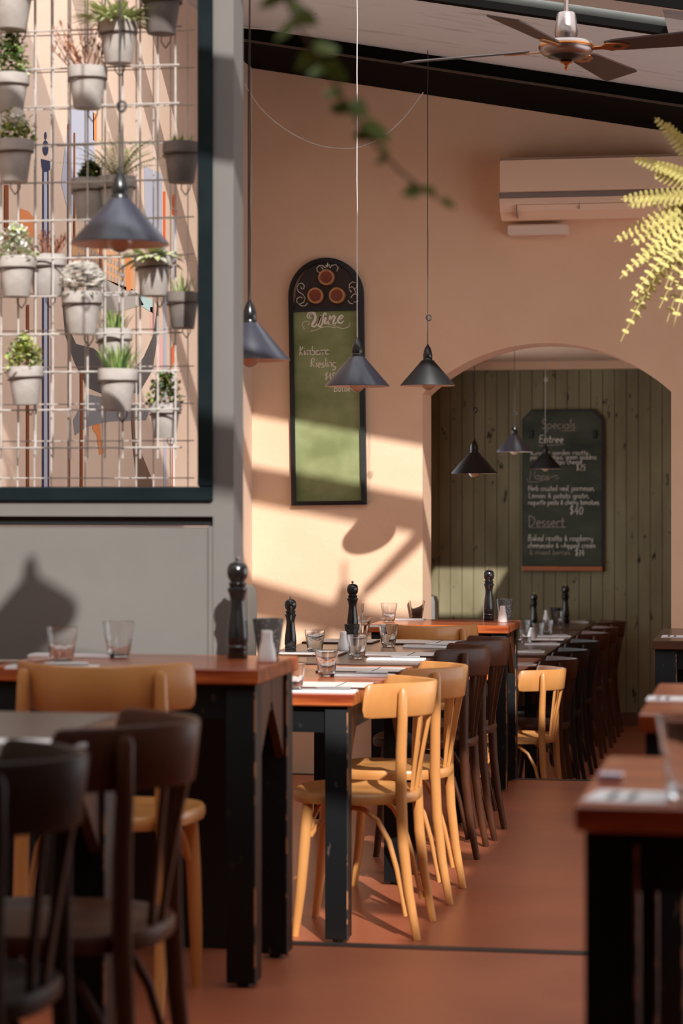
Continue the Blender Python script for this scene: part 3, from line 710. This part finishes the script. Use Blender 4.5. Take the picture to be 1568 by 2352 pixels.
m = M(); mpoly(m, [(97, 385), (112, 385), (113, 1125), (96, 1125)], NAVY); mpoly(m, [(101, 395), (108, 395), (109, 1125), (101, 1125)], BLU, .0018)
mpoly(m, ell(104.5, 340, 7, 18), NAVY); mpoly(m, ell(104.5, 312, 3.2, 9), NAVY); mpoly(m, [(94, 365), (116, 370), (115, 391), (96, 386)], NAVY, .0014); msave('mooring_pole', m)
for px, a, b, w_ in ((15, 425, 560, 5), (64, 700, 1118, 3.2), (157, 285, 620, 2.2), (171, 305, 560, 2), (159, 700, 1118, 2.4), (187, 850, 1118, 3.2), (231, 560, 650, 3)):
    m = M(); mpoly(m, [(px-w_, a), (px+w_, a), (px+w_, b), (px-w_, b)], RUST, .0025); msave('mooring_pole', m)
m = M(); mpoly(m, [(46, 478), (66, 486), (78, 500), (82, 545), (46, 545)], ORG); msave('painted_house', m)
m = M(); mpoly(m, [(165, 540), (290, 590), (312, 600), (312, 665), (292, 668), (165, 600)], OCH)
for r_ in range(4):
    for c_ in range(15):
        x = 180+c_*7.4; y = 560+r_*19+c_*3.4
        if y < 590+.5*(x-165): mpoly(m, [(x, y), (x+3, y+1), (x+3, y+12), (x, y+11)], GRW, .0018)
mpoly(m, [(290, 588), (300, 592), (300, 668), (290, 668)], ORG, .002); msave('painted_building', m)
m = M(); mpoly(m, [(200, 615), (240, 640), (312, 668), (330, 700), (260, 720), (190, 700)], ROAD); msave('painted_street', m)
m = M(); mpoly(m, [(318, 672), (350, 690), (352, 720), (320, 700)], TEAL); mpoly(m, [(345, 705), (362, 705), (362, 770), (345, 770)], PINK); mpoly(m, [(355, 770), (374, 775), (374, 850), (358, 850)], PINK); msave('painted_awning', m)
m = M()
mpoly(m, [(138, 640), (146, 640), (152, 740), (175, 790), (205, 850), (240, 885), (235, 905), (200, 890), (170, 830), (150, 770)], DKG)
mpoly(m, [(175, 790), (205, 850), (240, 885), (290, 870), (250, 830), (215, 800)], DKG, .0014)
mpoly(m, [(240, 885), (290, 870), (330, 820), (352, 770), (362, 690), (365, 760), (350, 850), (318, 905), (300, 900)], DKG, .0016)
msave('gondola', m)
m = M(); mpoly(m, [(168, 965), (200, 905), (250, 915), (345, 940), (335, 965), (250, 968), (200, 980), (172, 1000)], pm('canopy_grey', (.24, .23, .23)), .0012); msave('painted_canopy', m)
m = M(); mpoly(m, [(214, 955), (230, 968), (232, 1010), (240, 1040), (228, 1045), (222, 1000), (212, 985)], ORG); msave('painted_flag', m)
m = M(); mpoly(m, [(300, 930), (306, 935), (312, 1010), (345, 1090), (355, 1118), (315, 1118), (304, 1010)], UMB, .002); msave('painted_oar', m)
m = M(); mpoly(m, ell(399.5, 462, 4.2, 17), RED); mpoly(m, [(394, 480), (407, 483), (406, 498), (394, 492)], RED); mpoly(m, [(397, 498), (405, 500), (405, 640), (397, 640)], BLU)
mpoly(m, [(393, 800), (402, 785), (402, 825), (394, 845)], RED, .002); mpoly(m, [(392, 850), (402, 850), (402, 1118), (392, 1118)], pm('pole_white', (.8, .76, .72))); mpoly(m, [(395, 1020), (397, 1020), (397, 1118), (394, 1118)], RED, .002); msave('mooring_pole', m)
m = M(); mpoly(m, [(374, 440), (380, 440), (380, 560), (375, 560)], RED); mpoly(m, [(374, 560), (382, 560), (382, 1118), (375, 1118)], BLU); msave('mooring_pole', m)
m = M(); mpoly(m, [(213, 258), (222, 262), (222, 325), (214, 322)], ORG); msave('painted_shutter', m)

# ------------------------------------------------------------------ wire mesh and hanging pots
def wiremesh(Y, rows, x0, x1, pitch, label, top=3.02, shift=0, r=.0027):
    m = M(); L = atY(x0, 0, Y).x; R_ = atY(x1, 0, Y).x
    xs = []; x = atY(42+shift, 0, Y).x
    while x > XL+.05: x -= pitch
    while x < atY(600, 0, Y).x:
        if x < -1.66: xs.append(x)
        x += pitch
    zs_ = [atY(230, r, Y).z for r in rows]; zp = zs_[0]-zs_[1]
    z = zs_[0]+zp
    while z < top: zs_.append(z); z += zp
    lo = min(zs_)-.03
    for x in xs: m.tube([(x, Y, lo), (x, Y, top)], r, MESHM, 6)
    for z in zs_: m.tube([(XL+.02, Y-.005, z), (xs[-1]+.02, Y-.005, z)], r, MESHM, 6)
    return m.build('wire_mesh', label=label, cat='wire mesh')
YM = 6.45
wiremesh(YM, [68+87.3*k for k in range(12)], 0, 460, .0505, 'nearer welded wire mesh panel carrying the flower pots')
wiremesh(YM+.17, [78+85*k for k in range(13)], 0, 460, .0505, 'farther welded wire mesh panel behind the flower pots', shift=-1.5, r=.0019)

def rnd(a, b): return random.uniform(a, b)
def leaf(m, p, d, L, w, mt, droop=.3, seg=3, up=Vector((0, 0, 1))):
    d = Vector(d).normalized(); side = d.cross(up)
    if side.length < .1: side = Vector((1, 0, 0))
    side.normalize(); vs = []; p = Vector(p)
    for i in range(seg+1):
        t = i/seg; ww = w*(sin(pi*min(.97, t*.85+.13)))
        q = p+d*L*t+Vector((0, 0, -droop*L*t*t))
        vs += [q-side*ww, q+side*ww]
    m.add(vs, [(2*i, 2*i+1, 2*i+3, 2*i+2) for i in range(seg)], mt, True)
def foliage(kind, R_, H_, seed):
    random.seed(seed); m = M()
    if kind in ('grass', 'sprig'):
        for i in range(110 if kind == 'grass' else 50):
            a = rnd(0, 2*pi); r = rnd(0, .6)*R_; l = rnd(.5, 1)*H_
            leaf(m, (r*cos(a), r*sin(a), 0), (cos(a)*rnd(.1, .55), sin(a)*rnd(.1, .55), 1), l, .0022, LG[random.choice(['mid', 'mid', 'light', 'dark'] if kind == 'grass' else ['mid', 'light', 'sage'])], .25)
    elif kind in ('bush', 'yellow', 'darkbush', 'sage', 'wflower'):
        pal = {'bush': ['mid', 'light', 'dark'], 'yellow': ['yel', 'light', 'yel', 'mid'], 'darkbush': ['mid', 'yel', 'dark', 'dark'], 'sage': ['sage', 'white', 'sage', 'light'], 'wflower': ['yel', 'mid', 'light']}[kind]
        for i in range(480):
            a = rnd(0, 2*pi); b = rnd(0, pi/2); k = rnd(.5, 1)
            p = Vector((R_*k*cos(a)*cos(b)*1.05, R_*k*sin(a)*cos(b)*1.05, H_*k*sin(b)))
            c = 'white' if kind == 'wflower' and p.z > H_*.45 and random.random() < .8 else random.choice(pal)
            leaf(m, p, (rnd(-1, 1), rnd(-1, 1), rnd(-.2, 1)), rnd(.013, .021), rnd(.005, .009), LG[c], .1, 2)
    elif kind == 'bloom':
        for i in range(190):
            a = rnd(0, 2*pi); b = rnd(-.2, pi/2); p = Vector((R_*cos(a)*cos(b), R_*sin(a)*cos(b)*.9, H_*.35+H_*.65*sin(b)))
            for k in range(5): leaf(m, p, (cos(k*1.256+a), sin(k*1.256+a), rnd(.1, .8)), .016, .0085, LG['white'], .1, 2)
        for i in range(40):
            a = rnd(0, 2*pi); leaf(m, (0, 0, .005), (cos(a), sin(a), rnd(.05, .5)), R_*rnd(.9, 1.3), .010, LG[random.choice(['dark', 'mid'])], .2)
    elif kind == 'spider':
        for i in range(230):
            a = rnd(0, 2*pi); e = rnd(.3, 1.3); leaf(m, (R_*.3*cos(a), R_*.3*sin(a), 0), (cos(a), sin(a), e*1.3), H_*rnd(.6, 1.15), .0050, LG[random.choice(['cream', 'cream', 'light'])], .45, 4)
    elif kind == 'broad':
        for i in range(60):
            a = rnd(0, 2*pi); e = rnd(.0, .9); leaf(m, (R_*.4*cos(a), R_*.4*sin(a), .005), (cos(a), sin(a), e), R_*rnd(.9, 1.7), .011, LG[random.choice(['cream', 'sage', 'cream', 'light'])], .35, 4)
    elif kind == 'twig':
        for i in range(26):
            a = rnd(0, 2*pi); p = Vector((R_*.5*cos(a)*rnd(0, 1), R_*.5*sin(a)*rnd(0, 1), 0)); d = Vector((cos(a)*.7+rnd(-.3, .2), sin(a)*.5, rnd(.8, 1.4))).normalized(); L = H_*rnd(.7, 1.2)
            m.tube([p, p+d*L*.5, p+d*L], [.0016, .0012, .0007], LG['red'], 4)
            for k in range(9): leaf(m, p+d*L*rnd(.2, 1), (rnd(-1, 1), rnd(-1, 1), 1), rnd(.014, .024), .0022, LG['red'], .1, 2)
    elif kind == 'fern':
        for i in range(48):
            a = rnd(0, 2*pi); e = rnd(.6, 2.2); d = Vector((cos(a), sin(a), e)).normalized(); L = H_*rnd(.75, 1.15); p = Vector((0, 0, 0))
            for k in range(20):
                t = k/20; q = p+d*L*t+Vector((0, 0, -.35*L*t*t)); sd_ = d.cross(Vector((0, 0, 1))).normalized()
                for s_ in (-1, 1): leaf(m, q, sd_*s_+d*.7, .020*(1-t*.8), .0024, LG['light' if random.random() < .7 else 'mid'], .1, 2)
    return m
pot_me = None
def make_pot():
    t = thing('hanging_pot', '', 'plant pot')
    m = M(); m.lathe([(.036, 0), (.0375, .004), (.0475, .078), (.048, .082), (.0535, .083), (.0545, .090), (.0545, .110), (.0535, .114), (.0480, .114), (.0475, .100), (.02, .099)], POTM, 32); m.build('pot', t)
    M().lathe([(.0470, .097), (.02, .101)], SOIL, 20).build('soil', t)
    m = M(); m.tube([(.0525*cos(a), .0525*sin(a), .079+.004*cos(a)) for a in [2*pi*i/28 for i in range(29)]], .0022, WIREB, 5)
    for s_ in (-1, 1): m.tube([(.012*s_, .05, .08), (.013*s_, .045, .01), (.013*s_, .040, -.012), (0, .040, -.030)], .0017, WIREB, 5)
    m.build('wire_hanger', t)
    return t
pot0 = make_pot(); firstp = [True]
PB = mat('grey_shadowed_pot', (.20, .17, .15), .8, var=(.12, .10, .09), vscale=14)  # darker copy of the pot material, shade put into the colour
pots = [  # px, rim top py, bottom py, kind, foliage radius, height, label, shade-coloured pot?, dy
 (26, -38, 68, 'bush', .06, .06, 'whitewashed pot cut by the top left corner of the window', 0, 0),
 (272, 50, 146, 'spider', .07, .095, 'pot with bushy cream and green striped leaves at top centre of the mesh', 0, 0),
 (370, -22, 78, 'darkbush', .055, .05, 'dark grey pot at the top right of the mesh beside the frame', 1, .02),
 (200, 154, 250, 'twig', .075, .09, 'pot of russet twiggy stems left of the cream leaved plant', 0, .02),
 (24, 170, 258, 'bush', .055, .095, 'half shaded pot with pale green foliage at the left edge, second from top', 0, .03),
 (32, 322, 418, 'wflower', .058, .08, 'pot with white blossom at the left edge above middle', 0, 0),
 (416, 328, 420, 'sprig', .05, .04, 'shade-coloured pot with sparse sprigs beside the window frame above middle', 1, 0),
 (268, 406, 500, 'fern', .08, .14, 'pot with feathery lime fern directly behind the large pendant lamp', 0, .05),
 (206, 412, 505, 'darkbush', .035, .045, 'small pot with dark round plant left of the lime fern', 0, .09),
 (38, 590, 682, 'sage', .060, .075, 'pot with silvery white foliage at the left edge at mid height', 0, 0),
 (108, 586, 680, 'twig', .055, .055, 'pot with brownish plant just right of the silvery one', 0, .06),
 (354, 588, 680, 'broad', .060, .06, 'pot with broad pale trailing leaves under the lamp rim on the right', 0, 0),
 (188, 670, 768, 'bloom', .060, .068, 'pot with dense white flower cluster left of centre', 0, -.01),
 (420, 672, 753, 'sprig', .050, .065, 'shade-coloured pot with pointed leaves beside the frame at mid height', 1, .02),
 (262, 756, 845, 'grass', .045, .065, 'grass pot partly hidden above the lower centre pot', 0, .05),
 (269, 848, 944, 'grass', .055, .085, 'pot with upright green grass at the lower centre', 0, -.01),
 (60, 842, 930, 'yellow', .055, .075, 'pot with yellow-green rounded foliage at the lower left', 0, .02),
 (378, 926, 1006, 'darkbush', .055, .075, 'lowest pot with variegated green foliage at the lower right', 0, .04),
]
for i, (px, pt_, pb, kind, R_, H_, lab, dk, dy) in enumerate(pots):
    Y = YM-.055+dy; p = atY(px, pb, Y); p2 = atY(px, pt_, Y); s = (p2.z-p.z)/.114
    if dy > .03: Y = YM+.06; p = atY(px, pb, Y); p2 = atY(px, pt_, Y); s = (p2.z-p.z)/.114
    o = pot0 if firstp[0] else dup(pot0, p); firstp[0] = False
    o.location = p; o.scale = (s, s, s); o['label'] = lab; o['category'] = 'potted plant'; o['group'] = 'pots on the wire mesh'; o.rotation_euler = (rnd(-.02, .02), rnd(-.03, .03), rnd(-.3, .3))
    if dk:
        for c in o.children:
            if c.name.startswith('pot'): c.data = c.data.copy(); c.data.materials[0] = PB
    f = foliage(kind, (.98 if kind in ('bush', 'yellow', 'darkbush', 'sage', 'wflower', 'bloom') else 1.15)*R_/s, (1.35 if kind in ('twig', 'bush', 'yellow', 'darkbush', 'sage', 'wflower', 'bloom') else 1.55)*H_/s, 100+i).build('foliage', o, loc=(0, 0, .100))

# ------------------------------------------------------------------ big hanging fern on the right
fb = atY(1668, 470, 6.9)
fe = thing('hanging_fern', 'yellow-green fern with drooping fronds hanging in from the right edge', 'plant', fb)
random.seed(11)
def frond(m, p, d, L, droop, w, mt):
    p = Vector(p); d = Vector(d).normalized(); n = int(L/.0155); prev = None
    pts = []
    for k in range(n+1):
        t = k/n; pts.append(p+d*L*t+Vector((0, 0, -droop*L*t*t)))
    m.tube(pts[::2]+[pts[-1]], .0014, mt, 4)
    for k in range(2, n):
        t = k/n; T = (pts[k+1 if k < n else k]-pts[k-1]).normalized(); sd_ = T.cross(Vector((.15, .9, .35))).normalized()
        ww = w*(1-t)**.55*min(1, t*6+.3)+.004
        for s_ in (-1, 1):
            dd = (sd_*s_+T*.28+Vector((0, -.15, 0))).normalized()
            nn_ = Vector((0, -1, .3)); sw = dd.cross(nn_).normalized()*.0050
            a = pts[k]; b = a+dd*ww*.55+nn_*.002; c = a+dd*ww
            m.add([a-sw*.8, a+sw*.8, b+sw, c+sw*.45, c-sw*.45, b-sw], [(0, 1, 2, 5), (5, 2, 3, 4)], mt, True)
m = M()
tips = [(1500, 268, .25), (1452, 365, .42), (1424, 458, .4), (1424, 556, .5), (1412, 640, .6), (1430, 690, .7), (1422, 785, .9), (1518, 625, .6), (1555, 752, .9), (1500, 400, .3), (1470, 520, .5), (1530, 560, .6), (1455, 610, .6), (1480, 700, .8), (1540, 660, .8), (1570, 560, .5), (1560, 440, .4), (1590, 700, .9), (1535, 740, .95)]
for k, (tx, ty, dr) in enumerate(tips):
    T = atY(tx, ty, 6.9+rnd(-.14, .10))-fb; L = T.length*1.06
    d = (T+Vector((0, 0, dr*L*.55)))/L
    frond(m, (rnd(-.02, .02), rnd(-.02, .02), 0), d, d.length*L, dr*L*.55/(d.length*L), .034, LG['fern'])
for k, (tx, ty, dr) in enumerate(tips):
    T = atY(tx+rnd(12, 60), ty+rnd(-45, 30), 6.9+rnd(-.05, .16))-fb; L = T.length*1.06
    d = (T+Vector((0, 0, dr*L*.55)))/L
    frond(m, (rnd(-.02, .02), rnd(-.02, .02), 0), d, d.length*L, dr*L*.55/(d.length*L), .034, LG['fern'])
for k in range(26):
    a = rnd(-1.2, 1.9); L = rnd(.28, .42); frond(m, (0, 0, 0), (cos(a), sin(a), rnd(.2, 1.2)), L, rnd(.6, 1.3), .034, LG['fern'])
m.build('fronds', fe)
M().lathe([(.07, -.13), (.10, -.11), (.125, -.02), (.13, .0), (.12, .0), (.02, -.01)], mat('coir_basket', (.13, .07, .035), .9), 28).build('basket', fe)
m = M()
for k in range(3): m.tube([(.125*cos(k*2.09), .125*sin(k*2.09), 0), (0, 0, .32)], .0015, WIREB, 5)
m.tube([(0, 0, .32), (0, 0, zc(fb.x)-fb.z)], .0015, WIREB, 5); m.build('basket_wire', fe)

# ------------------------------------------------------------------ trailing vine near the lens
vp = atY(640, -60, 2.9); vn = thing('trailing_vine', 'out of focus green leafy vine stem trailing down from the top', 'vine', vp)
pts = [atY(x, y, 2.9+.02*i) for i, (x, y) in enumerate([(635, -60), (655, 0), (690, 70), (735, 140), (775, 205), (815, 270), (860, 330), (915, 390), (970, 435), (1015, 462)])]
m = M(); m.tube([p-vp for p in pts], [.0022]*9+[.001], mat('vine_stem', (.16, .10, .04), .6), 6); m.build('stem', vn)
random.seed(5); m = M()
for i in range(len(pts)-1):
    nl = 3 if i < 6 else 2
    for k in range(nl):
        t = rnd(0, 1); p = pts[i].lerp(pts[i+1], t)-vp; s_ = 1 if (k+i) % 2 else -1
        d = Vector((s_*rnd(.5, 1), rnd(-.4, .4), rnd(-.2, .7))); sz = (.034 if i < 6 else .020)*rnd(.8, 1.15)
        leaf(m, p, d, sz, sz*.36, LG['vine'], .4, 5, up=Vector((0, -1, .4)))
m.build('leaves', vn)

# ------------------------------------------------------------------ tableware
def fac(a, z): return 1+(.07*abs(cos(4.5*a)) if .004 < z < .052 else 0)
def make_glass():
    m = M()
    m.lathe([(.022, .0), (.0265, .003), (.028, .010), (.0325, .045), (.0355, .053), (.0365, .056), (.0415, .092), (.0405, .093), (.0355, .058), (.0325, .052), (.0285, .012), (.024, .008), (.004, .007)], GLASS, 54, mod=fac)
    return m
g0 = [None]
def tumbler(p, label, s=1.0, rz=0):
    if g0[0] is None: o = make_glass().build('glass_tumbler', label=label, cat='glass', group='tumblers'); g0[0] = o
    else: o = g0[0].copy(); COL.objects.link(o)
    o.location = p; o.scale = (s,)*3; o.rotation_euler = (0, 0, rz); o['label'] = label; return o
def mill_prof(m, k=1.0):
    m.lathe([(.024, 0), (.026, .002), (.026, .018), (.0235, .020), (.026, .023), (.026, .030), (.0235, .033), (.026, .036), (.026, .046), (.0215, .075), (.019, .11), (.0205, .135), (.0255, .165), (.0265, .172), (.024, .178), (.019, .181), (.021, .184)], MILL, 28)
mill0 = [None]
def pepper_mill(p, h, label):
    if mill0[0] is None:
        t = thing('pepper_mill', label, 'pepper mill', p, group='pepper mills')
        m = M(); m.lathe([(.0255, 0), (.027, .002), (.027, .020), (.0245, .022), (.027, .025), (.027, .032), (.0245, .035), (.027, .040), (.0275, .060), (.026, .085), (.021, .120), (.0185, .148), (.022, .168), (.0265, .178), (.0265, .183), (.021, .187), (.0215, .190)], MILL, 28); m.build('body', t)
        m = M(); m.lathe([(.020, .190), (.0235, .193), (.0235, .197), (.019, .200), (.019, .203), (.0255, .212), (.0275, .226), (.0255, .241), (.018, .250), (.006, .253)], MILL, 28); m.build('head', t)
        m = M(); m.lathe([(.004, .252), (.004, .257), (.006, .259), (.006, .264), (.002, .266)], CHROME, 14); m.build('knob', t)
        o = t; mill0[0] = t
    else: o = dup(mill0[0], p, label=label)
    s = h/.266; o.location = p; o.scale = (s,)*3; return o
sh0 = [None]
def salt(p, label, s=1.0, mt=None):
    if sh0[0] is None:
        m = M(); m.lathe([(.021, 0), (.0235, .002), (.024, .010), (.0215, .032), (.0150, .055), (.0138, .072), (.0135, .080), (.0115, .083), (.002, .083)], PORC, 24)
        o = m.build('salt_shaker', label=label, cat='salt shaker', group='white salt shakers'); sh0[0] = o
    else: o = sh0[0].copy(); COL.objects.link(o)
    o.location = p; o['label'] = label; o.scale = (s,)*3; return o
cu0 = [None]
def cup(p, label, s=1.0):
    if cu0[0] is None:
        m = M(); m.lathe([(.024, 0), (.028, .002), (.031, .02), (.040, .090), (.041, .100), (.0385, .100), (.0375, .09), (.027, .008), (.003, .006)], CUPM, 32)
        o = m.build('candle_cup', label=label, cat='cup', group='dark textured cups'); cu0[0] = o
    else: o = cu0[0].copy(); COL.objects.link(o)
    o.location = p; o['label'] = label; o.scale = (s,)*3; return o
na0 = [None]; kn0 = [None]; mn0 = [None]
def napkin(p, rz, label, knife=None):
    if na0[0] is None:
        m = M(); m.box(-.11, .11, -.036, .036, 0, .004, WHITE, .001); m.box(-.108, .110, -.034, .030, .004, .008, WHITE, .001)
        o = m.build('folded_napkin', label=label, cat='napkin', group='folded napkins'); na0[0] = o
    else: o = na0[0].copy(); COL.objects.link(o)
    o.location = p; o.rotation_euler = (0, 0, rz); o['label'] = label
    if knife:
        if kn0[0] is None:
            m = M(); m.tube([(.09, 0, .0045), (.05, 0, .0045), (0, 0, .0045), (-.02, 0, .004)], [.0045, .0048, .004, .003], CHROME, 8)
            m.box(-.11, -.015, -.008, .006, .002, .0045, CHROME)
            k = m.build('table_knife', label=knife, cat='knife', group='knives laid on napkins'); kn0[0] = k
        else: k = kn0[0].copy(); COL.objects.link(k)
        k.location = Vector(p)+Vector((0, 0, .0085)); k.rotation_euler = (0, 0, rz); k['label'] = knife
    return o
def menu(p, rz, label, w=.30, d=.20):
    if mn0[0] is None:
        t = thing('menu_board', label, 'menu', p, group='menus on the tables')
        M().box(-.15, .15, -.10, .10, 0, .006, BROWNW, .001).build('backing_board', t)
        M().box(-.142, .142, -.094, .094, .006, .0075, PAPER).build('menu_sheet', t)
        m = M(); m.tube([(.05, -.098, .008), (.052, 0, .0085), (.05, .098, .008)], .0011, BLACKP, 5); m.build('elastic_band', t)
        mn0[0] = t; o = t
    else: o = dup(mn0[0], p, label=label)
    o.location = p; o.rotation_euler = (0, 0, rz); return o
def on(px, py, z): return atZ(px, py, z)
def V(x, y, z): return Vector((x, y, z))
E = .0005
# tall left table
tumbler(V(*on(142, 1524, ZT1)), 'squat glass tumbler nearest the camera on the tall left table', .98)
tumbler(V(*on(272, 1510, ZT1)), 'glass tumbler at the back of the tall left table', 1.0, .3)
pepper_mill(on(545, 1512, ZT1), .262, 'tallest black pepper mill on the left table in front of the grey post')
cup(on(614, 1509, ZT1)+V(0, .01, 0), 'smoky textured cup behind the large white salt shaker')
salt(on(613, 1522, ZT1), 'white salt shaker beside the tall pepper mill on the left table', .98)
napkin(on(165, 1509, ZT1), .0, 'white napkin lying behind the two glasses on the left table')
napkin(on(120, 1536, ZT1), .05, 'white napkin at the front left of the tall left table', 'knife on the front napkin of the tall left table')
napkin(on(455, 1542, ZT1), .0, 'white napkin behind the blond chair back on the left table') if False else None
m = M(); m.tube([(.10, 0, .004), (.0, 0, .006), (-.03, 0, .009)], [.004, .003, .0025], CHROME, 8)
for k in (-1.5, -.5, .5, 1.5): m.tube([(-.03, k*.002, .009), (-.045, k*.005, .010), (-.085, k*.005, .014)], .0013, CHROME, 5)
m.build('fork', label='blurred fork lying at the left end of the tall left table', cat='fork', loc=on(45, 1524, ZT1), rot=(0, 0, pi))
# red middle table
tumbler(on(750, 1554, ZTM), 'tumbler standing alone in the middle of the red table', .98)
tumbler(on(672, 1589, ZTM), 'tumbler at the front of the red table, half hidden by the black leg', 1.0, .2)
napkin(V(-1.44, 7.46, ZTM), .03, 'brightest white napkin at the front edge of the red table', 'knife on the front napkin of the red table')
menu(V(-1.47, 7.68, ZTM), 0, 'menu board nearest the front edge of the red table')
napkin(V(-1.43, 8.13, ZTM), -.04, 'white napkin in front of the second pale chair on the red table', 'knife beside the second pale chair')
menu(V(-1.47, 8.36, ZTM), 0, 'menu board at the back of the red table beside the second pale chair')
# dark brown table
tumbler(on(723, 1500, ZTM), 'dark rimmed tumbler at the left on the dark table', .98)
tumbler(on(820, 1513, ZTM), 'tumbler at the front of the dark table below the grey shaker', .98, .1)
tumbler(on(892, 1485, ZTM), 'tumbler on the dark table in front of the wall table corner', .98, .5)
tumbler(on(832, 1462, ZTM)+V(0, 0, 0), 'tumbler holding a fork behind the dark cup', .95, .5)
m = M(); m.tube([(0, 0, 0), (.004, 0, .09)], .002, CHROME, 6)
for k in (-1.5, -.5, .5, 1.5): m.tube([(.004+k*.001, 0, .09), (.004+k*.0035, 0, .10), (.005+k*.0035, 0, .130)], .0011, CHROME, 5)
m.build('fork', label='fork standing in the glass behind the dark cup', cat='fork', loc=on(830, 1462, ZTM)+V(0, 0, .016))
pepper_mill(on(667, 1501, ZTM), .225, 'black pepper mill right of the grey post, left on the dark table')
pepper_mill(on(800, 1466, ZTM)+V(0, .10, 0), .245, 'black pepper mill standing before the wall under the wine board')
cup(on(803, 1478, ZTM)+V(0, .05, 0), 'dark mesh cup at the foot of the middle pepper mill', .78)
salt(on(788, 1497, ZTM), 'grey-white salt shaker in shade beside the dark mesh cup', .98)
napkin(V(-1.44, 8.93, ZTM), .05, 'shaded napkin at the front edge of the dark table', 'knife on the front napkin of the dark table')
menu(V(-1.47, 9.18, ZTM), 0, 'menu board at the front right of the dark table')
napkin(V(-1.42, 9.68, ZTM), -.03, 'shaded napkin at the back right of the dark table', 'knife on the rear napkin of the dark table')
menu(V(-1.47, 9.93, ZTM), 0, 'menu board at the back right of the dark table')
menu(V(-1.84, 9.18, ZTM), 0, 'menu board at the front left of the dark table')
menu(V(-1.84, 9.95, ZTM), 0, 'menu board at the back left of the dark table')
menu(V(-1.84, 7.9, ZTM), 0, 'menu board at the left of the red table by the grey post')
# wall table
zt2 = ZTM+.002
tumbler(on(893, 1428, zt2), 'left tumbler on the table against the peach wall', .97)
tumbler(on(957, 1421, zt2), 'right tumbler on the table against the peach wall beside the arch edge', .97, .4)
pepper_mill(on(1122, 1425, zt2), .262, 'black pepper mill on the wall table in front of the arch')
cup(on(1160, 1423, zt2), 'grey speckled cup on the wall table right of the pepper mill', 1.02)
salt(on(1154, 1430, zt2), 'bright white salt shaker in front of the speckled cup on the wall table', .98)
napkin(on(880, 1440, zt2), 0, 'white napkin at the left front of the wall table')
napkin(on(925, 1424, zt2), 0, 'white napkin behind the glasses on the wall table')
# beyond the arch
pepper_mill(on(1226, 1440, ZTF), .245, 'short black pepper mill beyond the arch, left of the other far one')
pepper_mill(on(1298, 1431, ZTF), .285, 'black pepper mill beyond the arch under the specials board ledge')
salt(on(1254, 1429, ZTF), 'tiny white salt shaker between the two far pepper mills', 1.05)
salt(on(1221, 1471, ZTF), 'tiny white salt shaker close to the corner of the wall table', 1.0)
cup(on(1276, 1427, ZTF), 'dark cup beside the far salt shaker near the plank wall', 1.0)
tumbler(on(1284, 1433, ZTF), 'far tumbler right of the small salt shaker near the plank wall', .98)
tumbler(on(1257, 1455, ZTF), 'far tumbler on the middle of the tables beyond the arch', .98)
tumbler(on(1236, 1462, ZTF), 'narrow far tumbler left of the middle one beyond the arch', .95)
tumbler(on(1208, 1480, ZTF), 'nearest tumbler beyond the arch beside the wall table corner', 1.0)
tumbler(on(1204, 1456, ZTF), 'far tumbler at the left by the edge of the wall table', 1.0)
for px, py, lb in ((1245, 1481, 'napkin on the second dark table beyond the arch'), (1208, 1499, 'napkin nearer the wall table corner on the second far table'), (1272, 1463, 'napkin on the third dark table beyond the arch'), (1316, 1430, 'long pale napkin on the last table under the specials board'), (1186, 1529, 'napkin on the first table beyond the arch')):
    napkin(on(px, py, ZTF)-V(0, 0, 0), .03, lb, 'knife on the '+lb)
menu(on(1262, 1471, ZTF)-V(.05, 0, 0), 0, 'menu board on the third dark table beyond the arch')
# foreground tables
napkin(on(60, 1712, ZT1), .1, 'blurred white napkin on the dark foreground table at the left edge')
def leaflet(p, rz, label, w, d):
    m = M(); m.box(-w/2, w/2, -d/2, d/2, 0, .002, WHITE)
    for x in (-w*.26, -w*.02): m.box(x, x+w*.10, -d*.3, d*.25, .002, .0026, BLACKP)
    return m.build('printed_leaflet', label=label, cat='leaflet', loc=p, rot=(0, 0, rz), group='printed leaflets on the right tables')
leaflet(on(1448, 1832, ZT1), -.12, 'white leaflet with dark print on the nearest right table', .115, .13)
leaflet(on(1530, 1606, ZT1), 0, 'white leaflet with dark print on the small red table at the right', .08, .11)
leaflet(on(1548, 1462, ZTM), 0, 'white leaflet with dark print on the far right dark table', .11, .16)
m = M()
for k in range(6): m.box(-.018+k*.006, -.018+k*.006+.0052, -.02, .02, 0, .012, WHITE if k % 2 else mat('lilac_print', (.45, .38, .60), .6))
m.build('sugar_sachets', label='white and lilac striped sachets beside the leaflet on the nearest right table', cat='sachets', loc=on(1403, 1795, ZT1))
tumbler(on(1592, 1835, ZT1), 'large blurred glass cut by the right edge on the nearest right table', 1.25)
# ------------------------------------------------------------------ bins
def bin_(p, h, w, label):
    t = thing('lidded_bin', label, 'bin', p); 
    M().prism([(-w/2*.8, 0), (w/2*.8, 0), (w/2, h*.80), (w/2, h*.9), (-w/2, h*.9), (-w/2, h*.80)], BINM, -w/2, w/2).build('bin_body', t)
    m = M(); m.lathe([(w*.70, h*.9), (w*.70, h*.92), (w*.62, h*.95), (w*.35, h*.96), (w*.33, h), (w*.05, h)], BINM, 4); q = m.build('bin_lid', t); q.rotation_euler = (0, 0, pi/4)
    return t
b1 = atY(566, 1316, 9.6); bin_(V(b1.x-.06, 9.6, ZM), b1.z-ZM, .17, 'grey lidded bin behind the tall pepper mill at the grey post')
b2 = atY(980, 1350, 15.5); bin_(V(b2.x-.02, 15.5, ZF), b2.z-ZF, .17, 'pale grey-green lidded bin just inside the arch on the left')
